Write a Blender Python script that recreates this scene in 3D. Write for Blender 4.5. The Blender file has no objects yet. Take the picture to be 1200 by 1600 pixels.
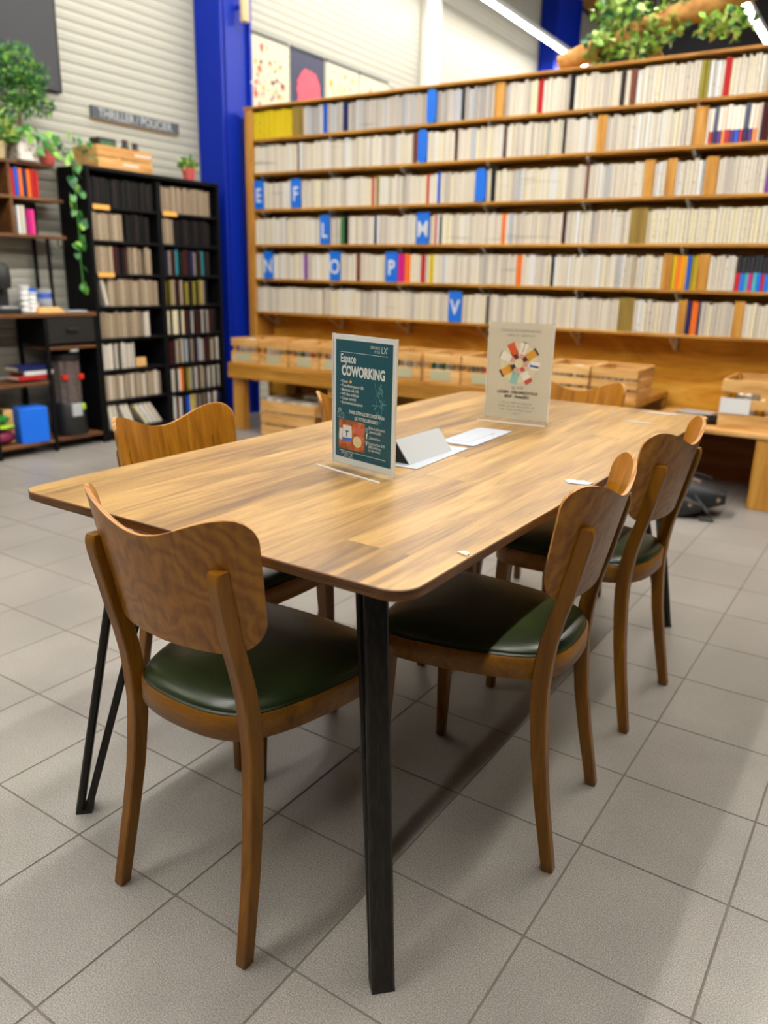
import bpy, math, random
from mathutils import Vector, Matrix

scene = bpy.context.scene
COL = scene.collection
R = random.Random(7)
PI = math.pi

# ------------------------------------------------------------------ camera
F_PX, YAW, PITCH, ROLL = 1225.2, 0.5817, 0.2913, 0.0231
CAM = Vector((0.5196, -0.8483, 1.1636))
cy, sy, cp, sp = math.cos(YAW), math.sin(YAW), math.cos(PITCH), math.sin(PITCH)
fw = Vector((-sy * cp, cy * cp, -sp))
r0 = Vector((cy, sy, 0))
u0 = r0.cross(fw)
rt = math.cos(ROLL) * r0 + math.sin(ROLL) * u0
up = -math.sin(ROLL) * r0 + math.cos(ROLL) * u0
cam = bpy.data.cameras.new('camera')
cam.sensor_fit = 'VERTICAL'
cam.sensor_height = 36.0
cam.sensor_width = 27.0
cam.lens = F_PX * 36.0 / 1600.0
cam.clip_start = 0.05
cam.clip_end = 60
cam.dof.use_dof = True
cam.dof.focus_distance = 1.5
cam.dof.aperture_fstop = 2.7
camo = bpy.data.objects.new('camera', cam)
m = Matrix(((rt.x, up.x, -fw.x), (rt.y, up.y, -fw.y), (rt.z, up.z, -fw.z)))
camo.matrix_world = Matrix.Translation(CAM) @ m.to_4x4()
COL.objects.link(camo)
scene.camera = camo

# ------------------------------------------------------------------ world, exposure
world = bpy.data.worlds.new('world')
scene.world = world
world.use_nodes = True
world.node_tree.nodes['Background'].inputs[0].default_value = (1.0, 0.95, 0.88, 1)
world.node_tree.nodes['Background'].inputs[1].default_value = 0.010
scene.view_settings.view_transform = 'Standard'
scene.view_settings.look = 'None'
scene.view_settings.gamma = 1.0
scene.view_settings.use_curve_mapping = False
scene.view_settings.exposure = 0.0
TUBE_STRENGTH = 180.0
SPOT_W = 12.0


# ------------------------------------------------------------------ materials
def lin(c):
    c = c / 255.0
    return c / 12.92 if c <= 0.04045 else ((c + 0.055) / 1.055) ** 2.4


def rgb(r, g, b):
    return (lin(r), lin(g), lin(b), 1)


MATS = {}


class NT:
    def __init__(self, name, rough=0.5, spec=0.5, metal=0.0, coat=0.0):
        self.m = bpy.data.materials.new(name)
        self.m.use_nodes = True
        self.t = self.m.node_tree
        self.b = self.t.nodes['Principled BSDF']
        self.b.inputs['Roughness'].default_value = rough
        self.b.inputs['Specular IOR Level'].default_value = spec
        self.b.inputs['Metallic'].default_value = metal
        self.b.inputs['Coat Weight'].default_value = coat
        self.b.inputs['Coat Roughness'].default_value = 0.15
        MATS[name] = self.m

    def n(self, kind, **kw):
        x = self.t.nodes.new(kind)
        for k, v in kw.items():
            if k in x.inputs:
                x.inputs[k].default_value = v
            else:
                setattr(x, k, v)
        return x

    def l(self, a, b):
        self.t.links.new(a, b)

    def coord(self, scale=(1, 1, 1), which='Object', rot=(0, 0, 0), loc=(0, 0, 0)):
        tc = self.n('ShaderNodeTexCoord')
        mp = self.n('ShaderNodeMapping')
        mp.inputs['Scale'].default_value = scale
        mp.inputs['Rotation'].default_value = rot
        mp.inputs['Location'].default_value = loc
        self.l(tc.outputs[which], mp.inputs['Vector'])
        return mp.outputs['Vector']

    def noise(self, vec, scale, detail=4, rough=0.55, dist=0.0):
        x = self.n('ShaderNodeTexNoise', Scale=scale, Detail=detail, Roughness=rough, Distortion=dist)
        self.l(vec, x.inputs['Vector'])
        return x.outputs['Fac']

    def ramp(self, fac, stops):
        x = self.n('ShaderNodeValToRGB')
        e = x.color_ramp.elements
        while len(e) < len(stops):
            e.new(0.5)
        for i, (p, c) in enumerate(stops):
            e[i].position = p
            e[i].color = c
        self.l(fac, x.inputs['Fac'])
        return x.outputs['Color']

    def mix(self, fac, a, b, mode='MIX'):
        x = self.n('ShaderNodeMix')
        x.data_type = 'RGBA'
        x.blend_type = mode
        for s, v in ((x.inputs['Factor'], fac), (x.inputs[6], a), (x.inputs[7], b)):
            if isinstance(v, (int, float, tuple)):
                s.default_value = v
            else:
                self.l(v, s)
        return x.outputs[2]

    def math(self, op, a, b=0.0):
        x = self.n('ShaderNodeMath')
        x.operation = op
        for s, v in ((x.inputs[0], a), (x.inputs[1], b)):
            if isinstance(v, (int, float)):
                s.default_value = v
            else:
                self.l(v, s)
        return x.outputs[0]

    def sep(self, vec):
        x = self.n('ShaderNodeSeparateXYZ')
        self.l(vec, x.inputs[0])
        return x.outputs

    def col(self, c):
        if isinstance(c, tuple):
            self.b.inputs['Base Color'].default_value = c
        else:
            self.l(c, self.b.inputs['Base Color'])
        return self

    def bump(self, h, strength=0.2, dist=0.01):
        x = self.n('ShaderNodeBump', Strength=strength, Distance=dist)
        self.l(h, x.inputs['Height'])
        self.l(x.outputs['Normal'], self.b.inputs['Normal'])
        return self


def plain(name, c, rough=0.5, spec=0.5, metal=0.0, vary=0.0, scale=20):
    t = NT(name, rough, spec, metal)
    if vary:
        f = t.noise(t.coord(), scale, 3)
        a = tuple(max(0, x * (1 - vary)) for x in c[:3]) + (1,)
        b = tuple(min(1, x * (1 + vary)) for x in c[:3]) + (1,)
        t.col(t.ramp(f, [(0.3, a), (0.7, b)]))
    else:
        t.col(c)
    return t.m


def wood(name, dark, mid, light, axis='Z', scale=1.0, rough=0.42, spec=0.4, contrast=1.0, rand=True):
    """grain running along the given object axis"""
    t = NT(name, rough, spec)
    s = {'X': (1.2, 14, 14), 'Y': (14, 1.2, 14), 'Z': (14, 14, 1.2)}[axis]
    s = tuple(k * scale for k in s)
    v = t.coord(s)
    if rand:
        oi = t.n('ShaderNodeObjectInfo')
        add = t.n('ShaderNodeVectorMath')
        add.operation = 'ADD'
        mul = t.n('ShaderNodeVectorMath')
        mul.operation = 'SCALE'
        mul.inputs['Scale'].default_value = 37.0
        t.l(oi.outputs['Random'], mul.inputs[0])
        t.l(v, add.inputs[0])
        t.l(mul.outputs[0], add.inputs[1])
        v = add.outputs[0]
    n1 = t.noise(v, 1.0, 6, 0.6, 0.6)
    n2 = t.noise(v, 6.0, 4, 0.6)
    f = t.math('ADD', t.math('MULTIPLY', n1, 0.75), t.math('MULTIPLY', n2, 0.25))
    h = 0.16 * contrast
    t.col(t.ramp(f, [(0.5 - h, dark), (0.5, mid), (0.5 + h, light)]))
    t.bump(n2, 0.08, 0.002)
    return t.m


# chair wood (honey brown, varnished)
wood('chair_wood', rgb(84, 49, 6), rgb(120, 75, 12), rgb(146, 97, 22), 'Z', 1.6, 0.36, 0.4, 1.3)
wood('chair_wood_flat', rgb(86, 50, 6), rgb(122, 77, 12), rgb(148, 98, 22), 'X', 1.6, 0.36, 0.4, 1.3)
# moulded plywood backrest with cathedral figure
t = NT('ply_face', 0.34, 0.5)
v = t.coord((1, 1, 1))
sx, syy, sz = t.sep(v)
nd = t.noise(t.coord((7, 3, 7)), 1.0, 4, 0.55)
rad = t.math('ADD', t.math('MULTIPLY', t.math('MULTIPLY', sx, sx), 14.0), t.math('MULTIPLY', sz, 3.2))
rad = t.math('ADD', rad, t.math('MULTIPLY', nd, 1.1))
bands = t.math('SINE', t.math('MULTIPLY', rad, 40.0))
bands = t.math('ADD', t.math('MULTIPLY', bands, 0.5), 0.5)
fine = t.noise(t.coord((90, 20, 14)), 1.0, 4, 0.6)
f = t.math('ADD', t.math('MULTIPLY', bands, 0.24), t.math('MULTIPLY', fine, 0.76))
t.col(t.ramp(f, [(0.25, rgb(116, 68, 8)), (0.5, rgb(146, 92, 14)), (0.75, rgb(168, 112, 26))]))
t.bump(fine, 0.05, 0.002)
# ply inner face: straight vertical streaks, warmer
t = NT('ply_front', 0.32, 0.5)
f = t.noise(t.coord((55, 8, 6)), 1.0, 5, 0.6, 0.4)
t.col(t.ramp(f, [(0.3, rgb(124, 74, 8)), (0.5, rgb(156, 99, 16)), (0.7, rgb(178, 120, 32))]))
t = NT('ply_edge', 0.5, 0.3)
f = t.noise(t.coord((3, 220, 3)), 1.0, 2, 0.5)
t.col(t.ramp(f, [(0.4, rgb(128, 80, 26)), (0.6, rgb(176, 126, 60))]))
# green leatherette
t = NT('green_leather', 0.33, 0.5)
f = t.noise(t.coord(), 220, 3, 0.6)
f2 = t.noise(t.coord(), 9, 3, 0.5)
t.col(t.ramp(f2, [(0.3, rgb(30, 40, 16)), (0.7, rgb(44, 56, 24))]))
t.bump(f, 0.12, 0.001)
plain('green_piping', rgb(30, 38, 20), 0.4)

# table laminate: plank print along Y
t = NT('table_top', 0.36, 0.45)
tc = t.n('ShaderNodeTexCoord')
sx, syy, sz = t.sep(tc.outputs['Object'])
warp = t.noise(t.coord((3, 0.6, 1)), 1.0, 2)
xs = t.math('ADD', t.math('MULTIPLY', sx, 7.7), t.math('MULTIPLY', warp, 0.28))
strip = t.math('FLOOR', xs)
wn = t.n('ShaderNodeTexWhiteNoise')
wn.noise_dimensions = '1D'
t.l(strip, wn.inputs['W'])
off = t.math('MULTIPLY', wn.outputs['Value'], 1.9)
yy = t.math('FLOOR', t.math('ADD', t.math('MULTIPLY', syy, 0.85), off))
wn2 = t.n('ShaderNodeTexWhiteNoise')
wn2.noise_dimensions = '2D'
cmb = t.n('ShaderNodeCombineXYZ')
t.l(strip, cmb.inputs[0])
t.l(yy, cmb.inputs[1])
t.l(cmb.outputs[0], wn2.inputs['Vector'])
plank = wn2.outputs['Value']
shift = t.n('ShaderNodeCombineXYZ')
t.l(t.math('MULTIPLY', plank, 13.0), shift.inputs[1])
vadd = t.n('ShaderNodeVectorMath')
vadd.operation = 'ADD'
t.l(t.coord((21, 1.7, 1)), vadd.inputs[0])
t.l(shift.outputs[0], vadd.inputs[1])
g1 = t.noise(vadd.outputs[0], 1.0, 8, 0.66, 1.0)
vadd2 = t.n('ShaderNodeVectorMath')
vadd2.operation = 'ADD'
t.l(t.coord((95, 5, 1)), vadd2.inputs[0])
t.l(shift.outputs[0], vadd2.inputs[1])
g2 = t.noise(vadd2.outputs[0], 1.0, 4, 0.6)
g3 = t.noise(t.coord((6, 1.3, 1)), 1.0, 3, 0.5)
f = t.math('ADD', t.math('MULTIPLY', g1, 0.55), t.math('MULTIPLY', g2, 0.2))
f = t.math('ADD', f, t.math('MULTIPLY', plank, 0.10))
f = t.math('ADD', f, t.math('MULTIPLY', g3, 0.2))
c = t.ramp(f, [(0.36, rgb(66, 46, 22)), (0.45, rgb(104, 76, 40)), (0.53, rgb(132, 100, 53)), (0.61, rgb(156, 122, 68)), (0.73, rgb(178, 144, 88))])
# knots and cracks
vo = t.n('ShaderNodeTexVoronoi', Scale=1.0)
t.l(t.coord((9, 2.6, 1)), vo.inputs['Vector'])
kn = t.ramp(vo.outputs['Distance'], [(0.03, (0.28, 0.2, 0.13, 1)), (0.13, (1, 1, 1, 1))])
km = t.noise(t.coord(), 3.2, 1)
kf = t.ramp(km, [(0.52, (0, 0, 0, 1)), (0.58, (1, 1, 1, 1))])
c = t.mix(t.math('MULTIPLY', kf, 0.75), c, t.mix(1.0, c, kn, 'MULTIPLY'))
t.col(c)
t.bump(g2, 0.06, 0.001)
# table edge band
t = NT('table_edge', 0.45, 0.4)
f = t.noise(t.coord((6, 6, 120)), 1.0, 4, 0.6)
t.col(t.ramp(f, [(0.35, rgb(62, 36, 14)), (0.65, rgb(112, 72, 34))]))
plain('table_under', rgb(120, 106, 84), 0.6)
# black wood-grain metal leg
t = NT('black_leg', 0.42, 0.4)
f = t.noise(t.coord((160, 160, 2.0)), 1.0, 3, 0.6)
t.col(t.ramp(f, [(0.42, rgb(14, 12, 9)), (0.68, rgb(38, 32, 24))]))
plain('black_plastic', rgb(20, 20, 21), 0.5)
plain('black_wood', rgb(10, 10, 12), 0.6, 0.15, vary=0.15)
plain('black_deep', rgb(8, 8, 9), 0.6)
plain('dark_grey', rgb(58, 62, 68), 0.6)

# floor tile, speckled stoneware
t = NT('tile', 0.40, 0.5)
tc = t.n('ShaderNodeTexCoord')
geo = t.n('ShaderNodeNewGeometry')
sp1 = t.n('ShaderNodeTexNoise', Scale=420.0, Detail=2.0, Roughness=0.6)
t.l(geo.outputs['Position'], sp1.inputs['Vector'])
sp2 = t.n('ShaderNodeTexNoise', Scale=2.2, Detail=4.0, Roughness=0.6)
t.l(geo.outputs['Position'], sp2.inputs['Vector'])
base = t.ramp(sp2.outputs['Fac'], [(0.3, rgb(116, 111, 106)), (0.7, rgb(136, 131, 125))])
spk = t.ramp(sp1.outputs['Fac'], [(0.34, (0.55, 0.54, 0.53, 1)), (0.5, (1, 1, 1, 1)), (0.66, (1.55, 1.52, 1.48, 1))])
t.col(t.mix(1.0, base, spk, 'MULTIPLY'))
rr = t.ramp(sp2.outputs['Fac'], [(0.3, (0.36, 0.36, 0.36, 1)), (0.7, (0.5, 0.5, 0.5, 1))])
t.l(rr, t.b.inputs['Roughness'])
t.bump(sp1.outputs['Fac'], 0.03, 0.0006)
plain('grout', rgb(98, 92, 84), 0.85, vary=0.15, scale=8)

plain('cladding', rgb(156, 154, 142), 0.5, 0.4)
plain('white_paint', rgb(205, 205, 200), 0.55)
plain('blue_steel', rgb(0, 34, 148), 0.45, 0.2)
plain('ceiling_dark', rgb(72, 72, 74), 0.9)
plain('charcoal_wall', rgb(52, 53, 56), 0.8)
plain('steel', rgb(190, 190, 188), 0.35, 0.5, 0.8)

wood('shelf_wood', rgb(128, 82, 20), rgb(164, 113, 36), rgb(190, 140, 58), 'X', 1.2, 0.5, 0.35)
wood('divider_wood', rgb(146, 94, 26), rgb(178, 124, 46), rgb(200, 150, 72), 'Z', 1.2, 0.5, 0.35)
wood('olive_wood', rgb(104, 84, 30), rgb(132, 108, 46), rgb(148, 124, 60), 'Z', 1.2, 0.55, 0.3)
wood('crate_wood', rgb(168, 118, 60), rgb(204, 156, 92), rgb(226, 184, 124), 'X', 1.4, 0.6, 0.3)
wood('crate_wood_y', rgb(160, 110, 54), rgb(196, 146, 84), rgb(220, 176, 116), 'Y', 1.4, 0.6, 0.3)
wood('post_wood', rgb(146, 94, 26), rgb(178, 124, 46), rgb(200, 150, 72), 'Z', 1.0, 0.5, 0.35)
wood('brown_board', rgb(70, 42, 22), rgb(100, 64, 34), rgb(128, 86, 50), 'Y', 1.2, 0.55, 0.3)
wood('redbrown_board', rgb(100, 52, 18), rgb(138, 78, 30), rgb(160, 96, 44), 'X', 1.2, 0.6, 0.3)
# plywood back panel, blotchy flame figure
t = NT('back_ply', 0.5, 0.35)
nA = t.noise(t.coord((1.5, 1.5, 6)), 1.0, 5, 0.6, 1.6)
nB = t.noise(t.coord((5, 5, 40)), 1.0, 4, 0.6, 0.5)
f = t.math('ADD', t.math('MULTIPLY', nA, 0.7), t.math('MULTIPLY', nB, 0.3))
t.col(t.ramp(f, [(0.34, rgb(168, 108, 16)), (0.5, rgb(206, 146, 34)), (0.66, rgb(226, 176, 76))]))
# bark log
t = NT('bark', 0.8, 0.2)
f = t.noise(t.coord((6, 6, 6)), 2.0, 6, 0.6)
t.col(t.ramp(f, [(0.3, rgb(146, 92, 40)), (0.7, rgb(214, 164, 96))]))
t.bump(f, 0.4, 0.02)

PALETTE = {  # spine colours
    'cream': (226, 216, 196), 'cream_b': (216, 206, 190), 'cream_c': (234, 226, 208), 'cream_d': (200, 192, 180),
    'ivory': (236, 226, 192), 'grey': (176, 172, 166), 'pale_blue': (186, 194, 206), 'yellow': (204, 180, 28),
    'red': (176, 34, 34), 'orange': (226, 112, 36), 'blue': (26, 84, 190), 'navy': (28, 34, 84),
    'purple': (122, 66, 150), 'magenta': (190, 30, 120), 'black': (15, 15, 17), 'brown': (110, 62, 44),
    'green': (60, 108, 62), 'teal': (22, 130, 140), 'olive': (136, 124, 44), 'pink': (214, 60, 132),
    'beige': (150, 133, 110), 'beige_b': (134, 118, 98), 'beige_c': (166, 150, 126), 'white': (232, 232, 228),
    'dark': (20, 18, 18), 'dark_b': (36, 27, 25), 'maroon': (64, 18, 20), 'amber': (224, 160, 30),
}
for k in ('cream', 'cream_b', 'cream_c', 'cream_d', 'ivory', 'grey', 'pale_blue', 'white'):
    PALETTE[k] = tuple(int(x * .90) for x in PALETTE[k])
# printed spine: faint lines of lettering running along the spine
for k, c in PALETTE.items():
    t = NT('spine_' + k, 0.6, 0.2)
    geo = t.n('ShaderNodeTexCoord')
    oi = t.n('ShaderNodeObjectInfo')
    mp = t.n('ShaderNodeMapping')
    mp.inputs['Scale'].default_value = (1.4, 0.0, 13)
    t.l(geo.outputs['Object'], mp.inputs['Vector'])
    ad = t.n('ShaderNodeVectorMath')
    ad.operation = 'ADD'
    t.l(mp.outputs[0], ad.inputs[0])
    ml = t.n('ShaderNodeVectorMath')
    ml.operation = 'SCALE'
    ml.inputs['Scale'].default_value = 91.0
    t.l(oi.outputs['Random'], ml.inputs[0])
    t.l(ml.outputs[0], ad.inputs[1])
    n = t.noise(ad.outputs[0], 1.0, 2, 0.5)
    lum = sum(c) / 3
    ink = tuple(0.5 * x for x in rgb(*c)[:3]) + (1,) if lum > 110 else tuple(min(1, x * 1.3 + 0.008) for x in rgb(*c)[:3]) + (1,)
    t.col(t.ramp(n, [(0.64, rgb(*c)), (0.74, ink)]))
# two-tone spines: one colour above, another below
for k, (ca, cb, h) in {'w_red': ((226, 220, 206), (176, 30, 40), .36), 'w_navy': ((70, 74, 96), (28, 30, 70), .36), 'w_purple': ((226, 220, 206), (74, 40, 120), .36), 'w_orange': ((226, 200, 180), (222, 130, 70), .36),
                       'w_blue': ((228, 222, 208), (26, 84, 190), .36), 'k_red': ((34, 32, 34), (186, 26, 50), .52), 'k_blue': ((40, 40, 46), (16, 110, 214), .52), 'k_teal': ((30, 38, 40), (70, 170, 180), .52), 'k_mag': ((44, 36, 44), (190, 40, 120), .52)}.items():
    t = NT('spine_' + k, 0.5, 0.4)
    z_ = t.sep(t.coord())[2]
    t.col(t.mix(t.math('GREATER_THAN', z_, h), rgb(*cb), rgb(*ca)))
    PALETTE[k] = ca
plain('pages', rgb(222, 208, 178), 0.8)
plain('tab_blue', rgb(10, 102, 206), 0.4)
plain('paper_white', rgb(146, 151, 158), 0.6)
plain('card_white', rgb(170, 173, 174), 0.6)
plain('cup_white', rgb(216, 216, 214), 0.5)
plain('card_label', rgb(172, 170, 138), 0.7)
plain('print_white', rgb(205, 207, 204), 0.6)
plain('print_dark', rgb(52, 48, 46), 0.6)
plain('print_grey', rgb(120, 116, 110), 0.6)
plain('leaf', rgb(58, 122, 44), 0.45, vary=0.35, scale=30)
plain('leaf_dark', rgb(34, 92, 48), 0.5, vary=0.4, scale=25)
plain('leaf_pale', rgb(156, 178, 88), 0.5, vary=0.3, scale=25)
plain('leaf_bright', rgb(122, 170, 58), 0.5, vary=0.4, scale=18)
plain('stem', rgb(96, 74, 44), 0.7)
plain('soil', rgb(44, 32, 24), 0.9)
plain('pot_pink', rgb(196, 84, 80), 0.6)
plain('pot_beige', rgb(206, 186, 140), 0.6)
t = NT('pot_pattern', 0.5)
vo = t.n('ShaderNodeTexVoronoi', Scale=26.0)
t.l(t.coord(), vo.inputs['Vector'])
t.col(t.ramp(vo.outputs['Distance'], [(0.2, rgb(150, 140, 130)), (0.5, rgb(214, 208, 198))]))
plain('box_blue', rgb(8, 104, 222), 0.45)
plain('green_bag', rgb(30, 130, 50), 0.4, vary=0.3)
plain('lime', rgb(170, 210, 60), 0.4)
plain('wine_bag', rgb(130, 34, 70), 0.45, vary=0.4, scale=40)
plain('orange_tag', rgb(226, 166, 74), 0.6)
plain('red_plastic', rgb(206, 44, 24), 0.4)
plain('smoke_plastic', rgb(92, 82, 78), 0.25, 0.5, vary=0.3, scale=60)
plain('tub_blue', rgb(60, 96, 190), 0.4)
plain('tray_wood', rgb(214, 170, 106), 0.6, vary=0.12)
t = NT('floral_black', 0.5)
vo = t.n('ShaderNodeTexVoronoi', Scale=17.0)
t.l(t.coord(), vo.inputs['Vector'])
msk = t.ramp(vo.outputs['Distance'], [(0.16, (1, 1, 1, 1)), (0.24, (0, 0, 0, 1))])
hue = t.mix(t.sep(vo.outputs['Color'])[0], rgb(196, 120, 120), rgb(170, 140, 110))
sel = t.math('MULTIPLY', msk, t.math('GREATER_THAN', t.sep(vo.outputs['Color'])[1], 0.35))
t.col(t.mix(sel, rgb(24, 26, 28), hue))
plain('teal_poster', rgb(0, 74, 88), 0.5, 0.2)
plain('cream_poster', rgb(202, 190, 166), 0.6)
plain('circle_cream', rgb(212, 200, 160), 0.6)

# clear acrylic: see-through with a mirror-like sheen
am = bpy.data.materials.new('acrylic')
am.use_nodes = True
nt = am.node_tree
nt.nodes.remove(nt.nodes['Principled BSDF'])
out = nt.nodes['Material Output']
tr = nt.nodes.new('ShaderNodeBsdfTransparent')
tr.inputs[0].default_value = (0.97, 0.98, 0.98, 1)
gl = nt.nodes.new('ShaderNodeBsdfGlossy')
gl.inputs['Roughness'].default_value = 0.06
mx = nt.nodes.new('ShaderNodeMixShader')
mx.inputs[0].default_value = 0.022
nt.links.new(tr.outputs[0], mx.inputs[1])
nt.links.new(gl.outputs[0], mx.inputs[2])
nt.links.new(mx.outputs[0], out.inputs[0])
MATS['acrylic'] = am
plain('acrylic_edge', rgb(226, 226, 224), 0.2, 0.6)


def emit(name, c, s):
    t = NT(name)
    t.b.inputs['Emission Color'].default_value = c
    t.b.inputs['Emission Strength'].default_value = s
    t.col(c)
    return t.m


emit('led', (1.0, 0.95, 0.86, 1), TUBE_STRENGTH)
emit('led_wall', (1.0, 0.95, 0.86, 1), TUBE_STRENGTH * 0.55)
emit('led_mid', (1.0, 0.97, 0.92, 1), TUBE_STRENGTH * 1.4)


# ------------------------------------------------------------------ mesh helpers
class MB:
    def __init__(self, *mats):
        self.v, self.f, self.mi = [], [], []
        self.mats = list(mats)

    def add(self, verts, faces, mi=0):
        o = len(self.v)
        self.v += [tuple(p) for p in verts]
        for f in faces:
            self.f.append(tuple(i + o for i in f))
            self.mi.append(mi)
        return self

    def box(self, x0, x1, y0, y1, z0, z1, mi=0, M=None):
        vs = [Vector(p) for p in ((x0, y0, z0), (x1, y0, z0), (x1, y1, z0), (x0, y1, z0), (x0, y0, z1), (x1, y0, z1), (x1, y1, z1), (x0, y1, z1))]
        if M:
            vs = [M @ p for p in vs]
        return self.add(vs, [(0, 3, 2, 1), (4, 5, 6, 7), (0, 1, 5, 4), (1, 2, 6, 5), (2, 3, 7, 6), (3, 0, 4, 7)], mi)

    def cbox(self, x0, x1, y0, y1, z0, z1, b=0.003, mi=0, M=None):
        """box with chamfered edges"""
        b = min(b, (x1 - x0) * .45, (y1 - y0) * .45, (z1 - z0) * .45)
        X, Y, Z = (x0, x1), (y0, y1), (z0, z1)
        vs, idx = [], {}
        for i in (0, 1):
            for j in (0, 1):
                for k in (0, 1):
                    sx, sy_, sz_ = (1, -1)[i], (1, -1)[j], (1, -1)[k]
                    for a in range(3):
                        p = [X[i] + sx * b, Y[j] + sy_ * b, Z[k] + sz_ * b]
                        p[a] = (X[i], Y[j], Z[k])[a]
                        idx[(i, j, k, a)] = len(vs)
                        vs.append(Vector(p))
        fs = []

        def q(lst, out):
            n = (vs[lst[1]] - vs[lst[0]]).cross(vs[lst[2]] - vs[lst[0]])
            fs.append(tuple(lst) if n.dot(out) > 0 else tuple(reversed(lst)))
        for a in range(3):
            o1, o2 = (a + 1) % 3, (a + 2) % 3
            for s in (0, 1):
                ring = []
                for c1, c2 in ((0, 0), (1, 0), (1, 1), (0, 1)):
                    c = [0, 0, 0]
                    c[a], c[o1], c[o2] = s, c1, c2
                    ring.append(idx[(*c, a)])
                out = Vector((0, 0, 0))
                out[a] = 2 * s - 1
                q(ring, out)
            for s1 in (0, 1):
                for s2 in (0, 1):
                    c0, c1 = [0, 0, 0], [0, 0, 0]
                    c0[o1] = c1[o1] = s1
                    c0[o2] = c1[o2] = s2
                    c1[a] = 1
                    out = Vector((0, 0, 0))
                    out[o1] = 2 * s1 - 1
                    out[o2] = 2 * s2 - 1
                    q([idx[(*c0, o1)], idx[(*c1, o1)], idx[(*c1, o2)], idx[(*c0, o2)]], out)
        for i in (0, 1):
            for j in (0, 1):
                for k in (0, 1):
                    q([idx[(i, j, k, 0)], idx[(i, j, k, 1)], idx[(i, j, k, 2)]], Vector((2 * i - 1, 2 * j - 1, 2 * k - 1)))
        if M:
            vs = [M @ p for p in vs]
        return self.add(vs, fs, mi)

    def rings(self, rings, mi=0, cap0=True, cap1=True, closed=True):
        n = len(rings[0])
        vs = [p for r_ in rings for p in r_]
        fs = []
        for i in range(len(rings) - 1):
            for j in range(n if closed else n - 1):
                k = (j + 1) % n
                fs.append((i * n + j, i * n + k, (i + 1) * n + k, (i + 1) * n + j))
        if cap0:
            fs.append(tuple(reversed(range(n))))
        if cap1:
            b = (len(rings) - 1) * n
            fs.append(tuple(range(b, b + n)))
        return self.add(vs, fs, mi)

    def lathe(self, prof, n=24, c=(0, 0, 0), mi=0):
        rs = [[(c[0] + r_ * math.cos(2 * PI * k / n), c[1] + r_ * math.sin(2 * PI * k / n), c[2] + z) for k in range(n)] for r_, z in prof]
        return self.rings(rs, mi)

    def tube(self, pts, rad, n=8, mi=0):
        pts = [Vector(p) for p in pts]
        rads = rad if isinstance(rad, (list, tuple)) else [rad] * len(pts)
        rs = []
        for i, p in enumerate(pts):
            d = (pts[min(i + 1, len(pts) - 1)] - pts[max(i - 1, 0)]).normalized()
            a = d.cross(Vector((0, 0, 1)) if abs(d.z) < .9 else Vector((1, 0, 0))).normalized()
            b = d.cross(a)
            rs.append([p + rads[i] * (math.cos(2 * PI * k / n) * a + math.sin(2 * PI * k / n) * b) for k in range(n)])
        rs = [list(reversed(r_)) for r_ in rs]
        return self.rings(rs, mi)

    def mesh(self, name, smooth=None):
        me = bpy.data.meshes.new(name)
        me.from_pydata(self.v, [], self.f)
        for mname in self.mats:
            me.materials.append(MATS[mname])
        if len(self.mats) > 1:
            me.polygons.foreach_set('material_index', self.mi)
        if smooth is not None:
            me.polygons.foreach_set('use_smooth', [True] * len(me.polygons))
            me.set_sharp_from_angle(angle=math.radians(smooth))
        me.update()
        return me

    def build(self, name, parent=None, loc=(0, 0, 0), rz=0.0, smooth=None):
        return link(name, self.mesh(name, smooth), parent, loc, rz)


def link(name, me, parent=None, loc=(0, 0, 0), rz=0.0, rot=None, scale=None):
    o = bpy.data.objects.new(name, me)
    COL.objects.link(o)
    o.parent = parent
    o.location = loc
    o.rotation_euler = rot if rot else (0, 0, rz)
    if scale:
        o.scale = scale
    return o


def tag(o, label=None, cat=None, group=None, kind=None):
    if label:
        o['label'] = label
    if cat:
        o['category'] = cat
    if group:
        o['group'] = group
    if kind:
        o['kind'] = kind
    return o


def thing(name, label, cat, loc=(0, 0, 0), rz=0.0, group=None):
    o = bpy.data.objects.new(name, None)
    o.empty_display_size = 0.1
    COL.objects.link(o)
    o.location = loc
    o.rotation_euler = (0, 0, rz)
    return tag(o, label, cat, group)


def copy_thing(root, loc, rz, label, group=None):
    r_ = root.copy()
    COL.objects.link(r_)
    r_.location = loc
    r_.rotation_euler = (0, 0, rz)
    r_['label'] = label
    if group:
        r_['group'] = group
    for ch in list(root.children):
        c = ch.copy()
        COL.objects.link(c)
        c.parent = r_
        for g in list(ch.children):
            d = g.copy()
            COL.objects.link(d)
            d.parent = c
    return r_


def text_mesh(body, size, mat, align='LEFT', bold=0.0, xscale=1.0, spacing=1.0, line=1.0):
    cu = bpy.data.curves.new('lettering', 'FONT')
    cu.body = body
    cu.size = size
    cu.align_x = align
    cu.offset = bold
    cu.space_character = spacing
    cu.space_line = line
    cu.resolution_u = 3
    o = bpy.data.objects.new('lettering', cu)
    COL.objects.link(o)
    bpy.context.view_layer.update()
    dg = bpy.context.evaluated_depsgraph_get()
    me = bpy.data.meshes.new_from_object(o.evaluated_get(dg))
    bpy.data.objects.remove(o)
    bpy.data.curves.remove(cu)
    for v_ in me.vertices:
        v_.co.x *= xscale
    me.materials.clear()
    me.materials.append(MATS[mat])
    return me


def text(body, size, mat, parent, loc, rot, name='lettering', **kw):
    return link(name, text_mesh(body, size, mat, **kw), parent, loc, rot=rot)


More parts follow.
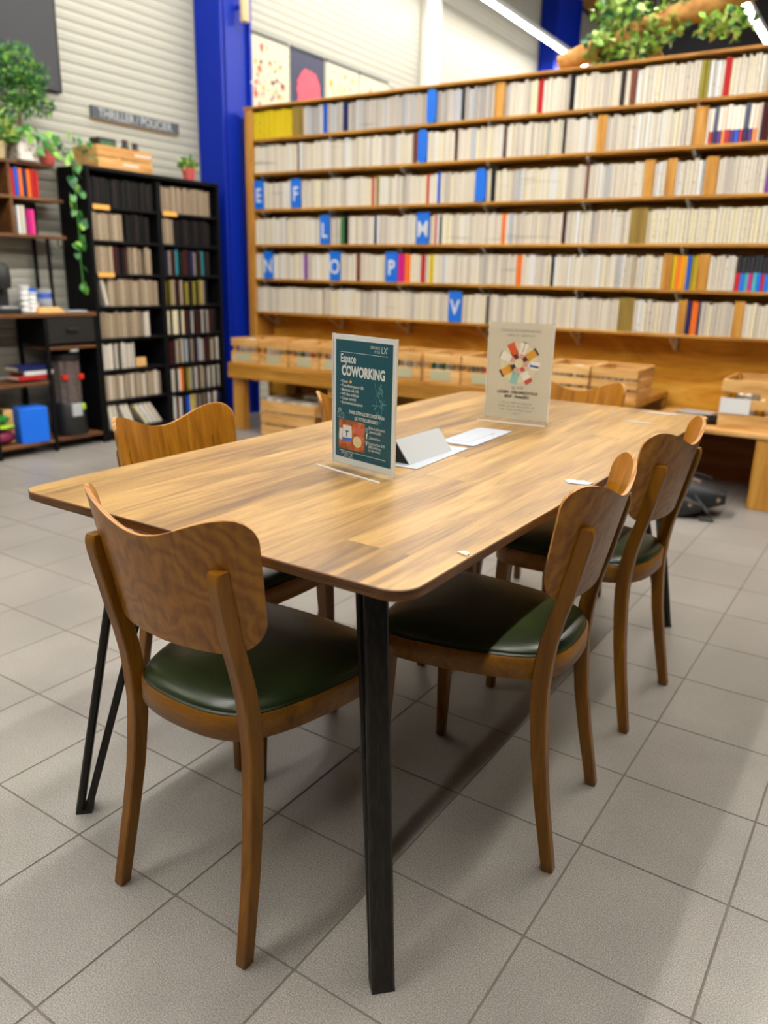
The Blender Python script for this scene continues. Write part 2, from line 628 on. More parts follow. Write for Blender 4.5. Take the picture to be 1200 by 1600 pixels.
def catmull(pts, n):
    out_ = []
    m_ = len(pts)
    for i in range(m_):
        p0, p1, p2, p3 = (Vector(pts[(i + k - 1) % m_]) for k in range(4))
        for k in range(n):
            s = k / n
            out_.append(0.5 * ((2 * p1) + (-p0 + p2) * s + (2 * p0 - 5 * p1 + 4 * p2 - p3) * s * s + (-p0 + 3 * p1 - 3 * p2 + p3) * s ** 3))
    return out_


def lerp_prof(prof, z):
    for i in range(len(prof) - 1):
        a, b = prof[i], prof[i + 1]
        if z <= b[0]:
            s = (z - a[0]) / (b[0] - a[0])
            s = max(0, min(1, s))
            return [a[k] + (b[k] - a[k]) * s for k in range(1, len(a))]
    return list(prof[-1][1:])


# frame of the long bookshelf, turned about one degree from the tiles
TH = 0.0164
cT, sT = math.cos(TH), math.sin(TH)


def SF(u, v, z=0.0):
    return Vector((-2 + (u + 2) * cT - (v - 4.12) * sT, 4.12 + (u + 2) * sT + (v - 4.12) * cT, z))


# ================================================================== SETTING
# ---- floor: grout bed and single tiles
fl = MB('grout').box(-4.6, 5.0, -3.2, 13.0, -0.05, -0.0016).build('floor')
tag(fl, kind='structure')
P = 0.30
OX, OY = -0.4907, -0.0202
G = 0.0019
tile_me = MB('tile').cbox(G, P - G, G, P - G, -0.0015, 0.0, 0.0008).mesh('tile')
cells = []
for i in range(-13, 13):
    for j in range(-9, 15):
        x, y = OX + i * P, OY + j * P
        d = Vector((x + P / 2, y + P / 2, 0)) - CAM
        z = d.dot(fw)
        vis = False
        if z > 0.3:
            a, b = d.dot(rt) / z * F_PX, -d.dot(up) / z * F_PX
            vis = abs(a) < 700 and abs(b) < 920
        cells.append((0 if vis else 1, d.length, x, y))
cells.sort()
rest = MB('tile')
for k, (h, d, x, y) in enumerate(cells):
    if k < 300:
        link('tile', tile_me, fl, (x, y, 0))
    else:
        rest.cbox(x + G, x + P - G, y + G, y + P - G, -0.0015, 0.0, 0.0008)
tag(rest.build('tile_field', fl), kind='stuff')

# ---- left wall: horizontally ribbed cladding
WX = -4.45
prof = []
z = 0.0
PER = 0.062
while z < 5.3:
    prof += [(0.0, z), (0.0, z + PER * .52), (-0.0035, z + PER * .66), (-0.0035, z + PER * .86)]
    z += PER
w = MB('cladding')
n = len(prof)
vs = [(WX + dx, yv, zz) for yv in (-3.2, 13.0) for dx, zz in prof]
w.add(vs, [(i, i + n, i + n + 1, i + 1) for i in range(n - 1)])
w.box(WX - 0.1, WX - 0.012, -3.2, 13.0, 0, 5.3)
tag(w.build('wall_left'), kind='structure')
tag(MB('charcoal_wall').box(-4.6, 5.0, 12.4, 12.55, 0, 5.3).build('wall_back'), kind='structure')
tag(MB('ceiling_dark').box(-4.6, 5.0, -3.2, 12.6, 5.0, 5.1).build('ceiling'), kind='structure')
# wood-clad upper band and roof beam at the back
tag(MB('shelf_wood').cbox(-4.4, 5.0, 12.2, 12.4, 3.55, 3.8, .01).build('trim_1'), kind='structure')
tag(MB('shelf_wood').cbox(-4.3, -4.05, 6.0, 12.2, 4.93, 4.995, .01).build('trim_2'), kind='structure')
# vertical white joint profile on the wall
tag(MB('white_paint').cbox(WX, WX + .09, 7.2, 7.48, 0, 5.0, .01).build('trim_3'), kind='structure')

# ---- blue steel columns


def column(label, x0, x1, y0, y1, bolts=True):
    c = thing('steel_column', label, 'column', (x0, y0, 0))
    dx, dy = x1 - x0, y1 - y0
    b = MB('blue_steel')
    b.cbox(0, dx, 0, .028, 0, 5.0, .004)
    b.build('flange', c)
    MB('blue_steel').cbox(0, dx, dy - .028, dy, 0, 5.0, .004).build('flange', c)
    MB('blue_steel').box(0, dx - .03, .028, dy - .028, 0, 5.0).build('web', c)
    MB('blue_steel').cbox(dx - .03, dx - .006, .05, dy * .55, 0, 5.0, .004).build('cable_duct', c)
    if bolts:
        me = MB('steel').lathe([(0, .008), (.009, .006), (.012, 0)], 8).mesh('bolt')
        for zz in (1.05, 1.35, 1.62, 1.9, 2.3, 2.6):
            link('bolt', me, c, (dx, dy - .014, zz), rot=(0, PI / 2, 0))
    return c


column('tall blue steel column rising between the black bookcase and the long bookshelf', -4.44, -4.17, 3.93, 4.27)
column('far blue steel column against the wall beyond the long bookshelf', -4.44, -4.2, 10.25, 11.1, False)

# ---- linear ceiling lights (run along the room)
TUBES = [(-3.82, 'linear ceiling light closest to the ribbed wall, seen above the long bookshelf'),
         (-1.50, 'linear ceiling light ending at the top right corner above the ivy log'),
         (0.88, 'linear ceiling light running overhead right of the long table')]
for x, lab in TUBES:
    t_ = thing('linear_light', lab, 'ceiling light', (x, 0, 4.0), 0.013, 'linear ceiling lights')
    MB('white_paint').cbox(-.045, .045, -3.0, 12.0, .012, .07, .006).build('housing', t_)
    MB('led_wall' if x < -3 else 'led_mid' if x < 0 else 'led').box(-.025, .025, -2.98, 11.98, 0.0, .012).build('diffuser', t_)
    for yy in (-2, 1.5, 5, 8.5, 11.5):
        MB('steel').tube([(0, yy, .07), (0, yy, 1.0)], .004, 6).build('hanger', t_)

# ---- wall-wash spots on the ribbed wall
for k, (yy, zz) in enumerate([(6.1, 4.3), (8.6, 4.6), (11.6, 4.6)]):
    s = thing('spotlight', ('spotlight nearest the blue column washing the far ribbed wall', 'middle spotlight washing the far ribbed wall',
                            'farthest spotlight washing the ribbed wall by the far blue column')[k], 'spotlight', (-3.3, yy, zz), 0, 'wall-wash spotlights')
    MB('white_paint').lathe([(.0, .2), (.04, .2), (.045, .0), (.04, 0.0), (.0, .03)], 16).build('shade', s, smooth=40)
    MB('white_paint').tube([(0, 0, .2), (0, 0, 5.0 - zz)], .008, 6).build('rod', s)
    ld = bpy.data.lights.new('spot', 'SPOT')
    ld.energy = SPOT_W
    ld.color = (1, .96, .88)
    ld.spot_size = math.radians(75)
    ld.spot_blend = .9
    ld.shadow_soft_size = .06
    lo = bpy.data.objects.new('lamp', ld)
    COL.objects.link(lo)
    lo.parent = s
    lo.location = (0, 0, -.01)
    lo.rotation_euler = (0, math.radians(-38), 0)
# cream cylinder lamp on the column
s = thing('cylinder_lamp', 'cream cylinder lamp fixed high on the near blue column', 'lamp', (-4.10, 4.12, 2.97))
MB('pot_beige').lathe([(0, 0), (.03, 0), (.034, .01), (.034, .22), (.0, .23)], 16).build('shade', s, smooth=40)
MB('blue_steel').box(-.075, -.03, -.012, .012, .09, .12).build('bracket', s)

# ================================================================== TABLE
TW, TL, TZ = 0.902, 1.887, 0.747
table = thing('coworking_table', 'long wood-effect table with rounded corners on black V legs', 'table', (-TW / 2, TL / 2, 0))


def rrect(w, l, r_, n=8):
    pts = []
    for cx, cy_, a0 in ((w / 2 - r_, l / 2 - r_, 0), (-w / 2 + r_, l / 2 - r_, 90), (-w / 2 + r_, -l / 2 + r_, 180), (w / 2 - r_, -l / 2 + r_, 270)):
        for k in range(n + 1):
            a = math.radians(a0 + 90 * k / n)
            pts.append((cx + r_ * math.cos(a), cy_ + r_ * math.sin(a)))
    return pts


def ring_at(w, l, r_, z):
    return [(x, y, z) for x, y in rrect(w, l, r_)]


tp = MB('table_top', 'table_edge', 'table_under')
tp.rings([ring_at(TW - .003, TL - .003, .044, TZ), ring_at(TW, TL, .045, TZ - .0015)], 1, False, False)
tp.rings([ring_at(TW, TL, .045, TZ - .0015), ring_at(TW, TL, .045, TZ - .016)], 1, False, False)
tp.rings([ring_at(TW, TL, .045, TZ - .016), ring_at(TW - .05, TL - .05, .03, TZ - .030)], 1, False, False)
# rings above go downwards: flip so that normals face out
tp.f = [tuple(reversed(f_)) for f_ in tp.f]
tp.add(ring_at(TW - .003, TL - .003, .044, TZ), [tuple(range(36))], 0)
tp.add(ring_at(TW - .05, TL - .05, .03, TZ - .030), [tuple(reversed(range(36)))], 2)
tp.build('tabletop', table)

FX, FY = TW / 2 - .0465, TL / 2 - .04


def vleg(sx, sy_):
    """flat bars meeting in a V at the foot, in the vertical plane of the table's diagonal"""
    b = MB('black_leg')
    e = Vector((-sx, -sy_, 0)).normalized()      # inward along the diagonal
    p = Vector((-e.y, e.x, 0))                   # across
    o = Vector((sx * FX, sy_ * FY, 0))

    def bar(d0, d1, t0, W):
        rs = []
        for z_, dd in ((0.008, d0), (TZ - .030, d1)):
            c = o + e * dd + Vector((0, 0, z_))
            b_ = .004
            w2, t2 = W / 2, t0 / 2
            rs.append([c + e * x + p * y for x, y in ((-t2, -w2 + b_), (-t2 + b_, -w2), (t2 - b_, -w2), (t2, -w2 + b_), (t2, w2 - b_), (t2 - b_, w2), (-t2 + b_, w2), (-t2, w2 - b_))])
        b.rings(rs)
    bar(-.006, .135, .017, .040)
    bar(.012, .222, .017, .040)
    leg = b.build('leg', table)
    MB('black_plastic').add([tuple(o + e * x + p * y + Vector((0, 0, z_))) for z_ in (0, .008) for x, y in ((-.014, -.02), (.02, -.02), (.02, .02), (-.014, .02))],
                            [(0, 3, 2, 1), (4, 5, 6, 7), (0, 1, 5, 4), (1, 2, 6, 5), (2, 3, 7, 6), (3, 0, 4, 7)]).build('foot_pad', leg)
    MB('black_leg').add([tuple(o + e * x + p * y + Vector((0, 0, z_))) for z_ in (TZ - .035, TZ - .030) for x, y in ((.11, -.03), (.29, -.03), (.29, .03), (.11, .03))],
                        [(0, 3, 2, 1), (4, 5, 6, 7), (0, 1, 5, 4), (1, 2, 6, 5), (2, 3, 7, 6), (3, 0, 4, 7)]).build('mounting_plate', leg)


for sx in (1, -1):
    for sy_ in (1, -1):
        vleg(sx, sy_)

# ================================================================== CHAIRS
POST = [(0.0, .167, .000), (.07, .164, .013), (.15, .160, .028), (.25, .154, .043), (.34, .150, .052), (.42, .148, .055), (.50, .147, .045), (.58, .146, .027), (.66, .1465, .0115), (.735, .148, -.005)]
SEAT_PTS = [(0, .018), (.075, .025), (.130, .052), (.166, .115), (.188, .20), (.200, .28), (.203, .34), (.194, .392), (.160, .424), (.09, .434), (0, .437)]
full = SEAT_PTS + [(-x, y) for x, y in reversed(SEAT_PTS[1:-1])]
OUT = [Vector((p.x, p.y)) for p in catmull([(x, y, 0) for x, y in full], 4)]
SC = Vector((0, .235))


def inset(d):
    res = []
    n_ = len(OUT)
    for i in range(n_):
        tg = (OUT[(i + 1) % n_] - OUT[i - 1]).normalized()
        nm = Vector((-tg.y, tg.x))
        res.append(OUT[i] + nm * d)
    return res


def flat_ring(d, z_):
    return [(p.x, p.y, z_) for p in inset(d)]


chair = thing('chair', 'x', 'chair')
# seat frame
SZ0, SZ1 = .405, .452
sf = MB('chair_wood_flat')
sf.rings([flat_ring(.018, SZ0), flat_ring(.003, SZ0), flat_ring(0, SZ0 + .004), flat_ring(0, SZ1 - .006), flat_ring(.004, SZ1), flat_ring(.02, SZ1), flat_ring(.02, SZ0 + .002)], 0, False, False)
sf.add(flat_ring(.019, SZ0 + .02), [tuple(reversed(range(len(OUT))))])
sf.build('seat_frame', chair, smooth=45)
# cushion: dome
cu = MB('green_leather')
rs = [flat_ring(.008, SZ1 - .004), flat_ring(.007, SZ1 + .004), flat_ring(.010, SZ1 + .010), flat_ring(.018, SZ1 + .0165), flat_ring(.032, SZ1 + .022)]
b4 = inset(.032)
for s_, h in ((.8, .027), (.55, .031), (.28, .033)):
    rs.append([(SC.x + (p.x - SC.x) * s_, SC.y + (p.y - SC.y) * s_, SZ1 + h) for p in b4])
cu.rings(rs, 0, False, True)
cush = cu.build('seat_cushion', chair, smooth=60)
pp = MB('green_piping')
pr = inset(.007)
n_ = len(pr)
rr_ = []
for i in range(n_ + 1):
    p = pr[i % n_]
    tg = (pr[(i + 1) % n_] - pr[(i - 1) % n_]).normalized()
    nm = Vector((tg.y, -tg.x))
    rr_.append([(p.x + nm.x * .003 * math.cos(a), p.y + nm.y * .003 * math.cos(a), SZ1 + .002 + .003 * math.sin(a)) for a in (0, PI * .5, PI, PI * 1.5)])
pp.rings(rr_, 0, False, False)
pp.build('piping', cush, smooth=60)


def oct_section(c, hx, hy, b=.004):
    return [(c[0] + x, c[1] + y, c[2]) for x, y in ((-hx + b, -hy), (hx - b, -hy), (hx, -hy + b), (hx, hy - b), (hx - b, hy), (-hx + b, hy), (-hx, hy - b), (-hx, -hy + b))]


# bend and lean of the backrest shell
HS = .217
ARC_D = .004
ARC = [(0.0, 0.0, 0.0)]
while len(ARC) < 60:      # bend tightens towards the ends
    q = len(ARC) * ARC_D
    a = 2.0 * q + 54.0 * q ** 3
    ARC.append((ARC[-1][0] + ARC_D * math.cos(a), ARC[-1][1] + ARC_D * math.sin(a), a))


def br_y(z_):
    return lerp_prof([(.55, .030), (.58, .024), (.62, .015), (.66, .006), (.70, -.003), (.75, -.014), (.83, -.032)], z_)[0]


for s in (1, -1):
    lg = MB('chair_wood')
    rs = []
    zs = [0.0, .004, .05, .1, .15, .2, .25, .3, .35, .4, .45, .5, .55, .6, .64, .68, .703, .720, .730, .735]
    for z_ in zs:
        x, y = lerp_prof(POST, z_)
        hx = .0115 + .001 * min(1, z_ / .35)
        hy = .0125 + .0045 * min(1, z_ / .4) * (1 if z_ < .45 else max(.60, 1 - (z_ - .45) * 2.6))
        dy = 0
        if z_ > .709:      # rounded top, sloping towards the back
            k = min(1, (z_ - .709) / .028)
            sh = hy * (1 - math.sqrt(max(0, 1 - k * k)))
            hy -= sh * .5
            dy = -sh * .1
        if z_ < .003:
            hx -= .002
            hy -= .002
        if z_ > .56:      # the post stays behind the shell it is screwed to
            q = x / ARC_D
            yb = br_y(z_) - .016 + ARC[int(q)][1] + (ARC[int(q) + 1][1] - ARC[int(q)][1]) * (q - int(q))
            y = min(y, yb - hy + .0034)
        rs.append(oct_section((s * x, y + dy, z_), hx, max(hy, .004), .0025))
    lg.rings(rs)
    lg.build('leg', chair, smooth=35)
for s in (1, -1):
    lg = MB('chair_wood')
    rs = []
    for z_ in (0.0, .003, .1, .2, .3, .385, .425):
        hw = .0115 + .0075 * z_ / .42 - (.002 if z_ < .002 else 0)
        rs.append(oct_section((s * (.176 - .018 * z_ / .42), .405 - .012 * z_ / .42, z_), hw, hw, .003))
    lg.rings(rs)
    lg.build('leg', chair, smooth=35)
# backrest: curved plywood shell
NU, NV = 44, 10


def zt(s):
    a = abs(s) / HS
    base = .772 + .047 * (0.5 - 0.5 * math.cos(PI * min(1, a / .84)))
    k = max(0, (a - .80) / .20)
    return base - .040 * (1 - math.sqrt(max(0, 1 - k * k))) * 1.1


def zb(s):
    a = abs(s) / HS
    k = max(0, (a - .62) / .38)
    return .575 + .006 * a + .065 * (1 - math.sqrt(max(0, 1 - k * k)))


def br_point(s, z_, off):
    tp_ = 1 - .09 * max(0, min(1, (.80 - z_) / .22))
    q = abs(s) * tp_
    sg_ = 1 if s >= 0 else -1
    i_ = min(len(ARC) - 2, int(q / ARC_D))
    k_ = q / ARC_D - i_
    x, y, a = (ARC[i_][j] + (ARC[i_ + 1][j] - ARC[i_][j]) * k_ for j in range(3))
    nx, ny = -math.sin(a) * sg_, math.cos(a)
    return (x * sg_ + nx * off, br_y(z_) - .016 + y + ny * off, z_)


br = MB('ply_face', 'ply_front', 'ply_edge')
us = [HS * math.sin(PI / 2 * (2 * i / NU - 1)) for i in range(NU + 1)]
TB = .0042
for off, mi in ((-TB, 0), (TB, 1)):
    vs = []
    for s in us:
        for j in range(NV + 1):
            z0, z1 = zb(s), zt(s)
            vs.append(br_point(s, z0 + (z1 - z0) * j / NV, off))
    fs = []
    for i in range(NU):
        for j in range(NV):
            q_ = (i * (NV + 1) + j, (i + 1) * (NV + 1) + j, (i + 1) * (NV + 1) + j + 1, i * (NV + 1) + j + 1)
            fs.append(q_ if mi == 0 else tuple(reversed(q_)))
    br.add(vs, fs, mi)
loop = [(us[i], zt(us[i])) for i in range(NU + 1)]
loop += [(us[NU], zt(us[NU]) + (zb(us[NU]) - zt(us[NU])) * j / NV) for j in range(1, NV + 1)]
loop += [(us[i], zb(us[i])) for i in range(NU - 1, -1, -1)]
loop += [(us[0], zb(us[0]) + (zt(us[0]) - zb(us[0])) * j / NV) for j in range(1, NV)]
n_ = len(loop)
br.add([br_point(s, z_, -TB) for s, z_ in loop] + [br_point(s, z_, TB) for s, z_ in loop],
       [(i, (i + 1) % n_, n_ + (i + 1) % n_, n_ + i) for i in range(n_)], 2)
br.build('backrest', chair, smooth=50)
# plugs where the backrest is screwed to the posts
me = MB('chair_wood').lathe([(0, .003), (.005, .002), (.006, 0)], 10).mesh('screw_plug')
for s in (1, -1):
    for z_ in (.62, .69):
        x, y = lerp_prof(POST, z_)
        link('screw_plug', me, chair, (s * x, y - .0145, z_), rot=(PI / 2, 0, 0))

SPOTS = [((-.437, -.058), -1, 'wooden chair with green seat at the near end of the table, seen from behind'),
         ((.067, .633), 94.5, 'wooden chair with green seat on the right of the table, nearer of the two'),
         ((.056, 1.240), 87.2, 'wooden chair with green seat on the right of the table, farther of the two'),
         ((-1.075, .545), -92, 'wooden chair on the left of the table facing the viewer, nearer of the two'),
         ((-1.005, 1.24), -88, 'wooden chair on the left of the table, mostly hidden behind the teal sign'),
         ((-.50, 1.962), 182, 'wooden chair at the far end of the table behind the pale sign')]
for k, ((x, y), a, lab) in enumerate(SPOTS):
    if k == 0:
        chair.location = (x, y, 0)
        chair.rotation_euler = (0, 0, math.radians(a))
        tag(chair, lab, 'chair', 'wooden chairs around the long table')
    else:
        copy_thing(chair, (x, y, 0), math.radians(a), lab, 'wooden chairs around the long table')

# ================================================================== THINGS ON THE TABLE
TT = TZ + .0005


def sign_holder(name, label, loc, rz, poster_mat):
    h = thing(name, label, 'sign', loc, rz)
    W, H = .20, .295
    MB('acrylic').cbox(-W / 2, W / 2, -.0035, -.0015, .006, H, .0004).build('front_pane', h)
    MB('acrylic').cbox(-W / 2, W / 2, .0015, .0035, .006, H, .0004).build('back_pane', h)
    e = MB('acrylic_edge')
    e.box(-W / 2 - .0015, -W / 2, -.0035, .0035, .004, H)
    e.box(W / 2, W / 2 + .0015, -.0035, .0035, .004, H)
    e.build('edge', h)
    b = MB('acrylic')
    b.cbox(-W / 2 - .006, W / 2 + .006, -.045, .03, 0, .0035, .001)
    b.build('base_plate', h)
    MB('acrylic_edge').box(-W / 2 - .0065, W / 2 + .0065, -.0465, -.045, 0, .0038).build('base_lip', h)
    p = MB(poster_mat).box(-W / 2 + .001, W / 2 - .001, -.001, .001, .008, H - .001).build('poster', h)
    return h, p


RX = (PI / 2, 0, 0)
a1 = math.atan2(-.043, .187)
sg, po = sign_holder('sign_holder', 'teal coworking poster in a clear acrylic stand on the table', (-.458, .546, TT), a1, 'print_white')
MB('teal_poster').box(-.091, .091, -.0013, -.0010, .022, .283).build('teal_field', po)
L = -.0015


def ln(txt, x, z_, size, mat='print_white', bold=0.0, xs=1.0, align='LEFT', line=1.0, sp_=1.0):
    text(txt, size, mat, po, (x, L, z_), RX, bold=bold, xscale=xs, align=align, line=line, spacing=sp_)


ln('DELIVREZ', .052, .270, .0085, xs=.8, align='RIGHT')
ln('VOUS', .052, .262, .0085, xs=.8, align='RIGHT')
ln("LX'", .056, .2625, .019, xs=.75)
MB('print_white').box(-.077, .075, L, L + .0002, .2565, .2573).build('rule', po)
ln('Espace', -.075, .235, .026, bold=.0006, xs=.72)
ln('COWORKING', -.071, .207, .0295, bold=.0013, xs=.74)
for k, s_ in enumerate(['Gratuit', 'Prises électriques et USB', 'Machine à café (1€)', 'WiFi libre et illimité', 'Canapé convivial', 'Environnement inspirant']):
    ln('•', -.075, .1903 - k * .0094, .009)
    ln(s_, -.070, .1905 - k * .0094, .0088, bold=.00012, xs=.80)
em = MB('orange_tag').lathe([(0, .0003), (.0036, 0)], 14).mesh('emoji')
link('emoji', em, po, (-.0405, L + .0002, .1935), rot=RX)
ln('DANS L’ESPACE SECONDE MAIN', .012, .124, .0104, bold=.0002, xs=.76, align='CENTER')
ln('DE VOTRE LIBRAIRIE !', .012, .1115, .0104, bold=.0002, xs=.76, align='CENTER')
# map-pin pictogram
pin = MB('print_white')


def seg(mb, x0, z0, x1, z1, wd=.0007, y=L):
    d = Vector((x1 - x0, z1 - z0))
    nrm = Vector((-d.y, d.x)).normalized() * wd / 2
    mb.add([(x0 - nrm.x, y, z0 - nrm.y), (x1 - nrm.x, y, z1 - nrm.y), (x1 + nrm.x, y, z1 + nrm.y), (x0 + nrm.x, y, z0 + nrm.y)], [(0, 1, 2, 3)])


for q_ in ((-.083, .097, -.083, .086), (-.083, .086, -.0765, .084), (-.0765, .084, -.070, .086), (-.070, .086, -.063, .084), (-.063, .084, -.063, .095), (-.063, .095, -.070, .097), (-.0765, .095, -.0765, .084), (-.070, .097, -.070, .086), (-.083, .097, -.080, .096)):
    seg(pin, *q_)
for k in range(12):
    a, b = 2 * PI * k / 12, 2 * PI * (k + 1) / 12
    seg(pin, -.0765 + .004 * math.cos(a), .102 + .004 * math.sin(a), -.0765 + .004 * math.cos(b), .102 + .004 * math.sin(b), .0012)
pin.build('map_pictogram', po).location.z = .026
# flower line drawing
plain('pale_line', rgb(120, 170, 172), 0.6)
fd = MB('pale_line')
rf = random.Random(3)
for cx, cz, rad_ in ((.050, .165, .016), (.062, .142, .012), (.045, .138, .014), (.058, .176, .009), (.052, .118, .010)):
    for k in range(9):
        a = rf.uniform(0, 2 * PI)
        prev = (cx, cz)
        for j in range(1, 5):
            a += rf.uniform(-.5, .5)
            cur = (prev[0] + rad_ / 4 * math.cos(a), prev[1] + rad_ / 4 * math.sin(a))
            seg(fd, prev[0], prev[1], cur[0], cur[1], .0005)
            prev = cur
prev = (.056, .10)
for z_ in (.115, .13, .15, .17, .185):
    cur = (.05 + .012 * math.sin(z_ * 60), z_)
    seg(fd, prev[0], prev[1], cur[0], cur[1], .0006)
    prev = cur
fd.build('flower_drawing', po).location.z = .014
# photograph printed at the bottom
t = NT('photo_orange', 0.5)
f = t.noise(t.coord((14, 1, 22)), 3.0, 4)
t.col(t.ramp(f, [(0.35, rgb(120, 50, 16)), (0.5, rgb(176, 88, 36)), (0.7, rgb(206, 134, 84))]))
ph = MB('photo_orange', 'print_white', 'tab_blue', 'pot_beige', 'pot_pink', 'print_dark')


def flat(mb, pts, mi, y):
    mb.add([(x, y, z_) for x, z_ in pts], [tuple(range(len(pts)))], mi)


flat(ph, [(-.079, .022), (.008, .022), (.008, .088), (-.079, .088)], 0, L)
flat(ph, [(-.079, .044), (-.070, .04), (-.066, .066), (-.077, .068)], 1, L - .0001)
flat(ph, [(-.067, .042), (-.034, .045), (-.036, .076), (-.065, .076)], 1, L - .0002)
flat(ph, [(-.066, .040), (-.034, .043), (-.034, .049), (-.067, .047)], 2, L - .0003)
flat(ph, [(-.054, .050), (-.051, .050), (-.050, .060), (-.042, .064), (-.059, .064), (-.053, .060)], 5, L - .0003)
flat(ph, [(-.016 + .015 * math.cos(k), .043 + .013 * math.sin(k)) for k in [i * .6283 for i in range(10)]], 3, L - .0002)
flat(ph, [(-.012 + .014 * math.cos(k), .068 + .009 * math.sin(k)) for k in [i * .6283 for i in range(10)]], 4, L - .0002)
ph.build('photo_print', po).location.z = .020
ln('@folie_la_delivrezvous', .020, .098, .0085, xs=.66)
ln('_delivrezvous2021', .020, .0895, .0085, xs=.66)
ln('_Delivrez.Vous', .020, .0765, .0085, xs=.72)
ln('Rue Jean au Marie 28-34', .020, .064, .0085, xs=.62)
ln('5000 Gembloux', .020, .0565, .0085, xs=.72)
ln('(La folie douce)', .020, .049, .0085, xs=.72)
ln('f', .0122, .0755, .017, bold=.0006)
ic = MB('print_white')
for x0, z0, x1, z1 in ((.0105, .0565, .0175, .0565), (.0175, .0565, .0175, .0655), (.0175, .0655, .0105, .0655), (.0105, .0655, .0105, .0565)):
    seg(ic, x0, z0, x1, z1, .0007)
for k in range(10):
    a, b = 2 * PI * k / 10, 2 * PI * (k + 1) / 10
    seg(ic, .014 + .0022 * math.cos(a), .061 + .0022 * math.sin(a), .014 + .0022 * math.cos(b), .061 + .0022 * math.sin(b), .0006)
    seg(ic, .014 + .0028 * math.cos(a), .034 + .0028 * math.sin(a), .014 + .0028 * math.cos(b), .034 + .0028 * math.sin(b), .0016)
flat(ic, [(.0115, .032), (.014, .0255), (.0165, .032)], 0, L)
ic.build('pictograms', po).location.z = .0335
MB('print_white').box(-.077, .075, L, L + .0002, .0362, .0370).build('rule', po)
ln('DELIVREZ', -.048, .0300, .0065, xs=.8, align='RIGHT')
ln('VOUS', -.048, .0243, .0065, xs=.8, align='RIGHT')
ln("LX'", -.045, .0245, .0145, xs=.75)

a2 = math.atan2(.02, .194)
sg2, po = sign_holder('sign_holder', 'pale wifi login poster in a clear acrylic stand at the far half of the table', (-.463, 1.368, TT), a2, 'cream_poster')
L = -.0015
ln('ESPACE DE COWORKING', 0, .268, .0098, 'print_grey', align='CENTER', sp_=1.1)
ln('LIBRE ET GRATUIT', 0, .254, .0098, 'print_grey', align='CENTER', sp_=1.1)
dsk = MB('circle_cream').add([(.058 * math.cos(2 * PI * k / 40), L, .176 + .058 * math.sin(2 * PI * k / 40)) for k in range(40)], [tuple(range(40))])
dsk.build('disc_print', po)
plain('ink_orange', rgb(202, 84, 34), .6)
plain('ink_amber', rgb(208, 146, 44), .6)
plain('ink_mint', rgb(140, 184, 170), .6)
plain('ink_red', rgb(196, 72, 60), .6)
plain('ink_plum', rgb(82, 34, 46), .6)
plain('ink_skin', rgb(206, 150, 128), .6)
plain('ink_blue', rgb(40, 76, 160), .6)
plain('ink_ivory', rgb(224, 216, 200), .6)
ill = MB('ink_orange', 'ink_amber', 'ink_mint', 'ink_red', 'ink_plum', 'ink_skin', 'ink_blue', 'ink_ivory', 'print_dark')


def radial(ang, r0_, r1_, w0, w1, mi, dy):
    a = math.radians(ang)
    d, q_ = Vector((math.cos(a), math.sin(a))), Vector((-math.sin(a), math.cos(a)))
    c = Vector((0, .176))
    pts = [c + d * r0_ - q_ * w0, c + d * r1_ - q_ * w1, c + d * r1_ + q_ * w1, c + d * r0_ + q_ * w0]
    flat(ill, [(p.x, p.y) for p in pts], mi, L - dy)


for ang, mi, hd in ((118, 0, 4), (76, 7, 5), (36, 1, 4), (-6, 7, 5), (-58, 7, 3), (-104, 2, 5), (-148, 1, 8), (158, 7, 5)):
    radial(ang, .026, .064, .010, .012, mi, .0001)
    radial(ang + 14, .024, .040, .004, .003, mi if mi != 7 else 7, .0001)
    radial(ang - 14, .024, .040, .004, .003, mi if mi != 7 else 7, .0001)
    radial(ang, .014, .028, .006, .008, hd, .0002)
radial(-8, .034, .062, .003, .003, 6, .0003)
radial(-58, .054, .066, .012, .012, 3, .0003)
radial(-148, .060, .066, .012, .012, 4, .0003)
radial(36, .060, .066, .012, .012, 8, .0003)
radial(76, .034, .064, .0008, .0008, 8, .0003)
radial(76, .062, .064, .010, .010, 8, .0003)
radial(158, .062, .064, .012, .012, 8, .0003)
ill.build('people_print', po)
ln('@ WIFI', 0, .098, .012, 'print_grey', align='CENTER')
ln('LOGIN : DELIVREZVOUS', 0, .084, .0118, 'print_dark', bold=.0004, align='CENTER')
ln('MDP : Folie2021', 0, .071, .0118, 'print_dark', bold=.0004, align='CENTER')
for k, s_ in enumerate(['Il vous suffit le temps de', 'feuille, de lire, de prendre un', 'café. C’est un espace pour', 'vous !']):
    ln(s_, 0, .053 - k * .0105, .0092, 'print_grey', align='CENTER', sp_=1.05)

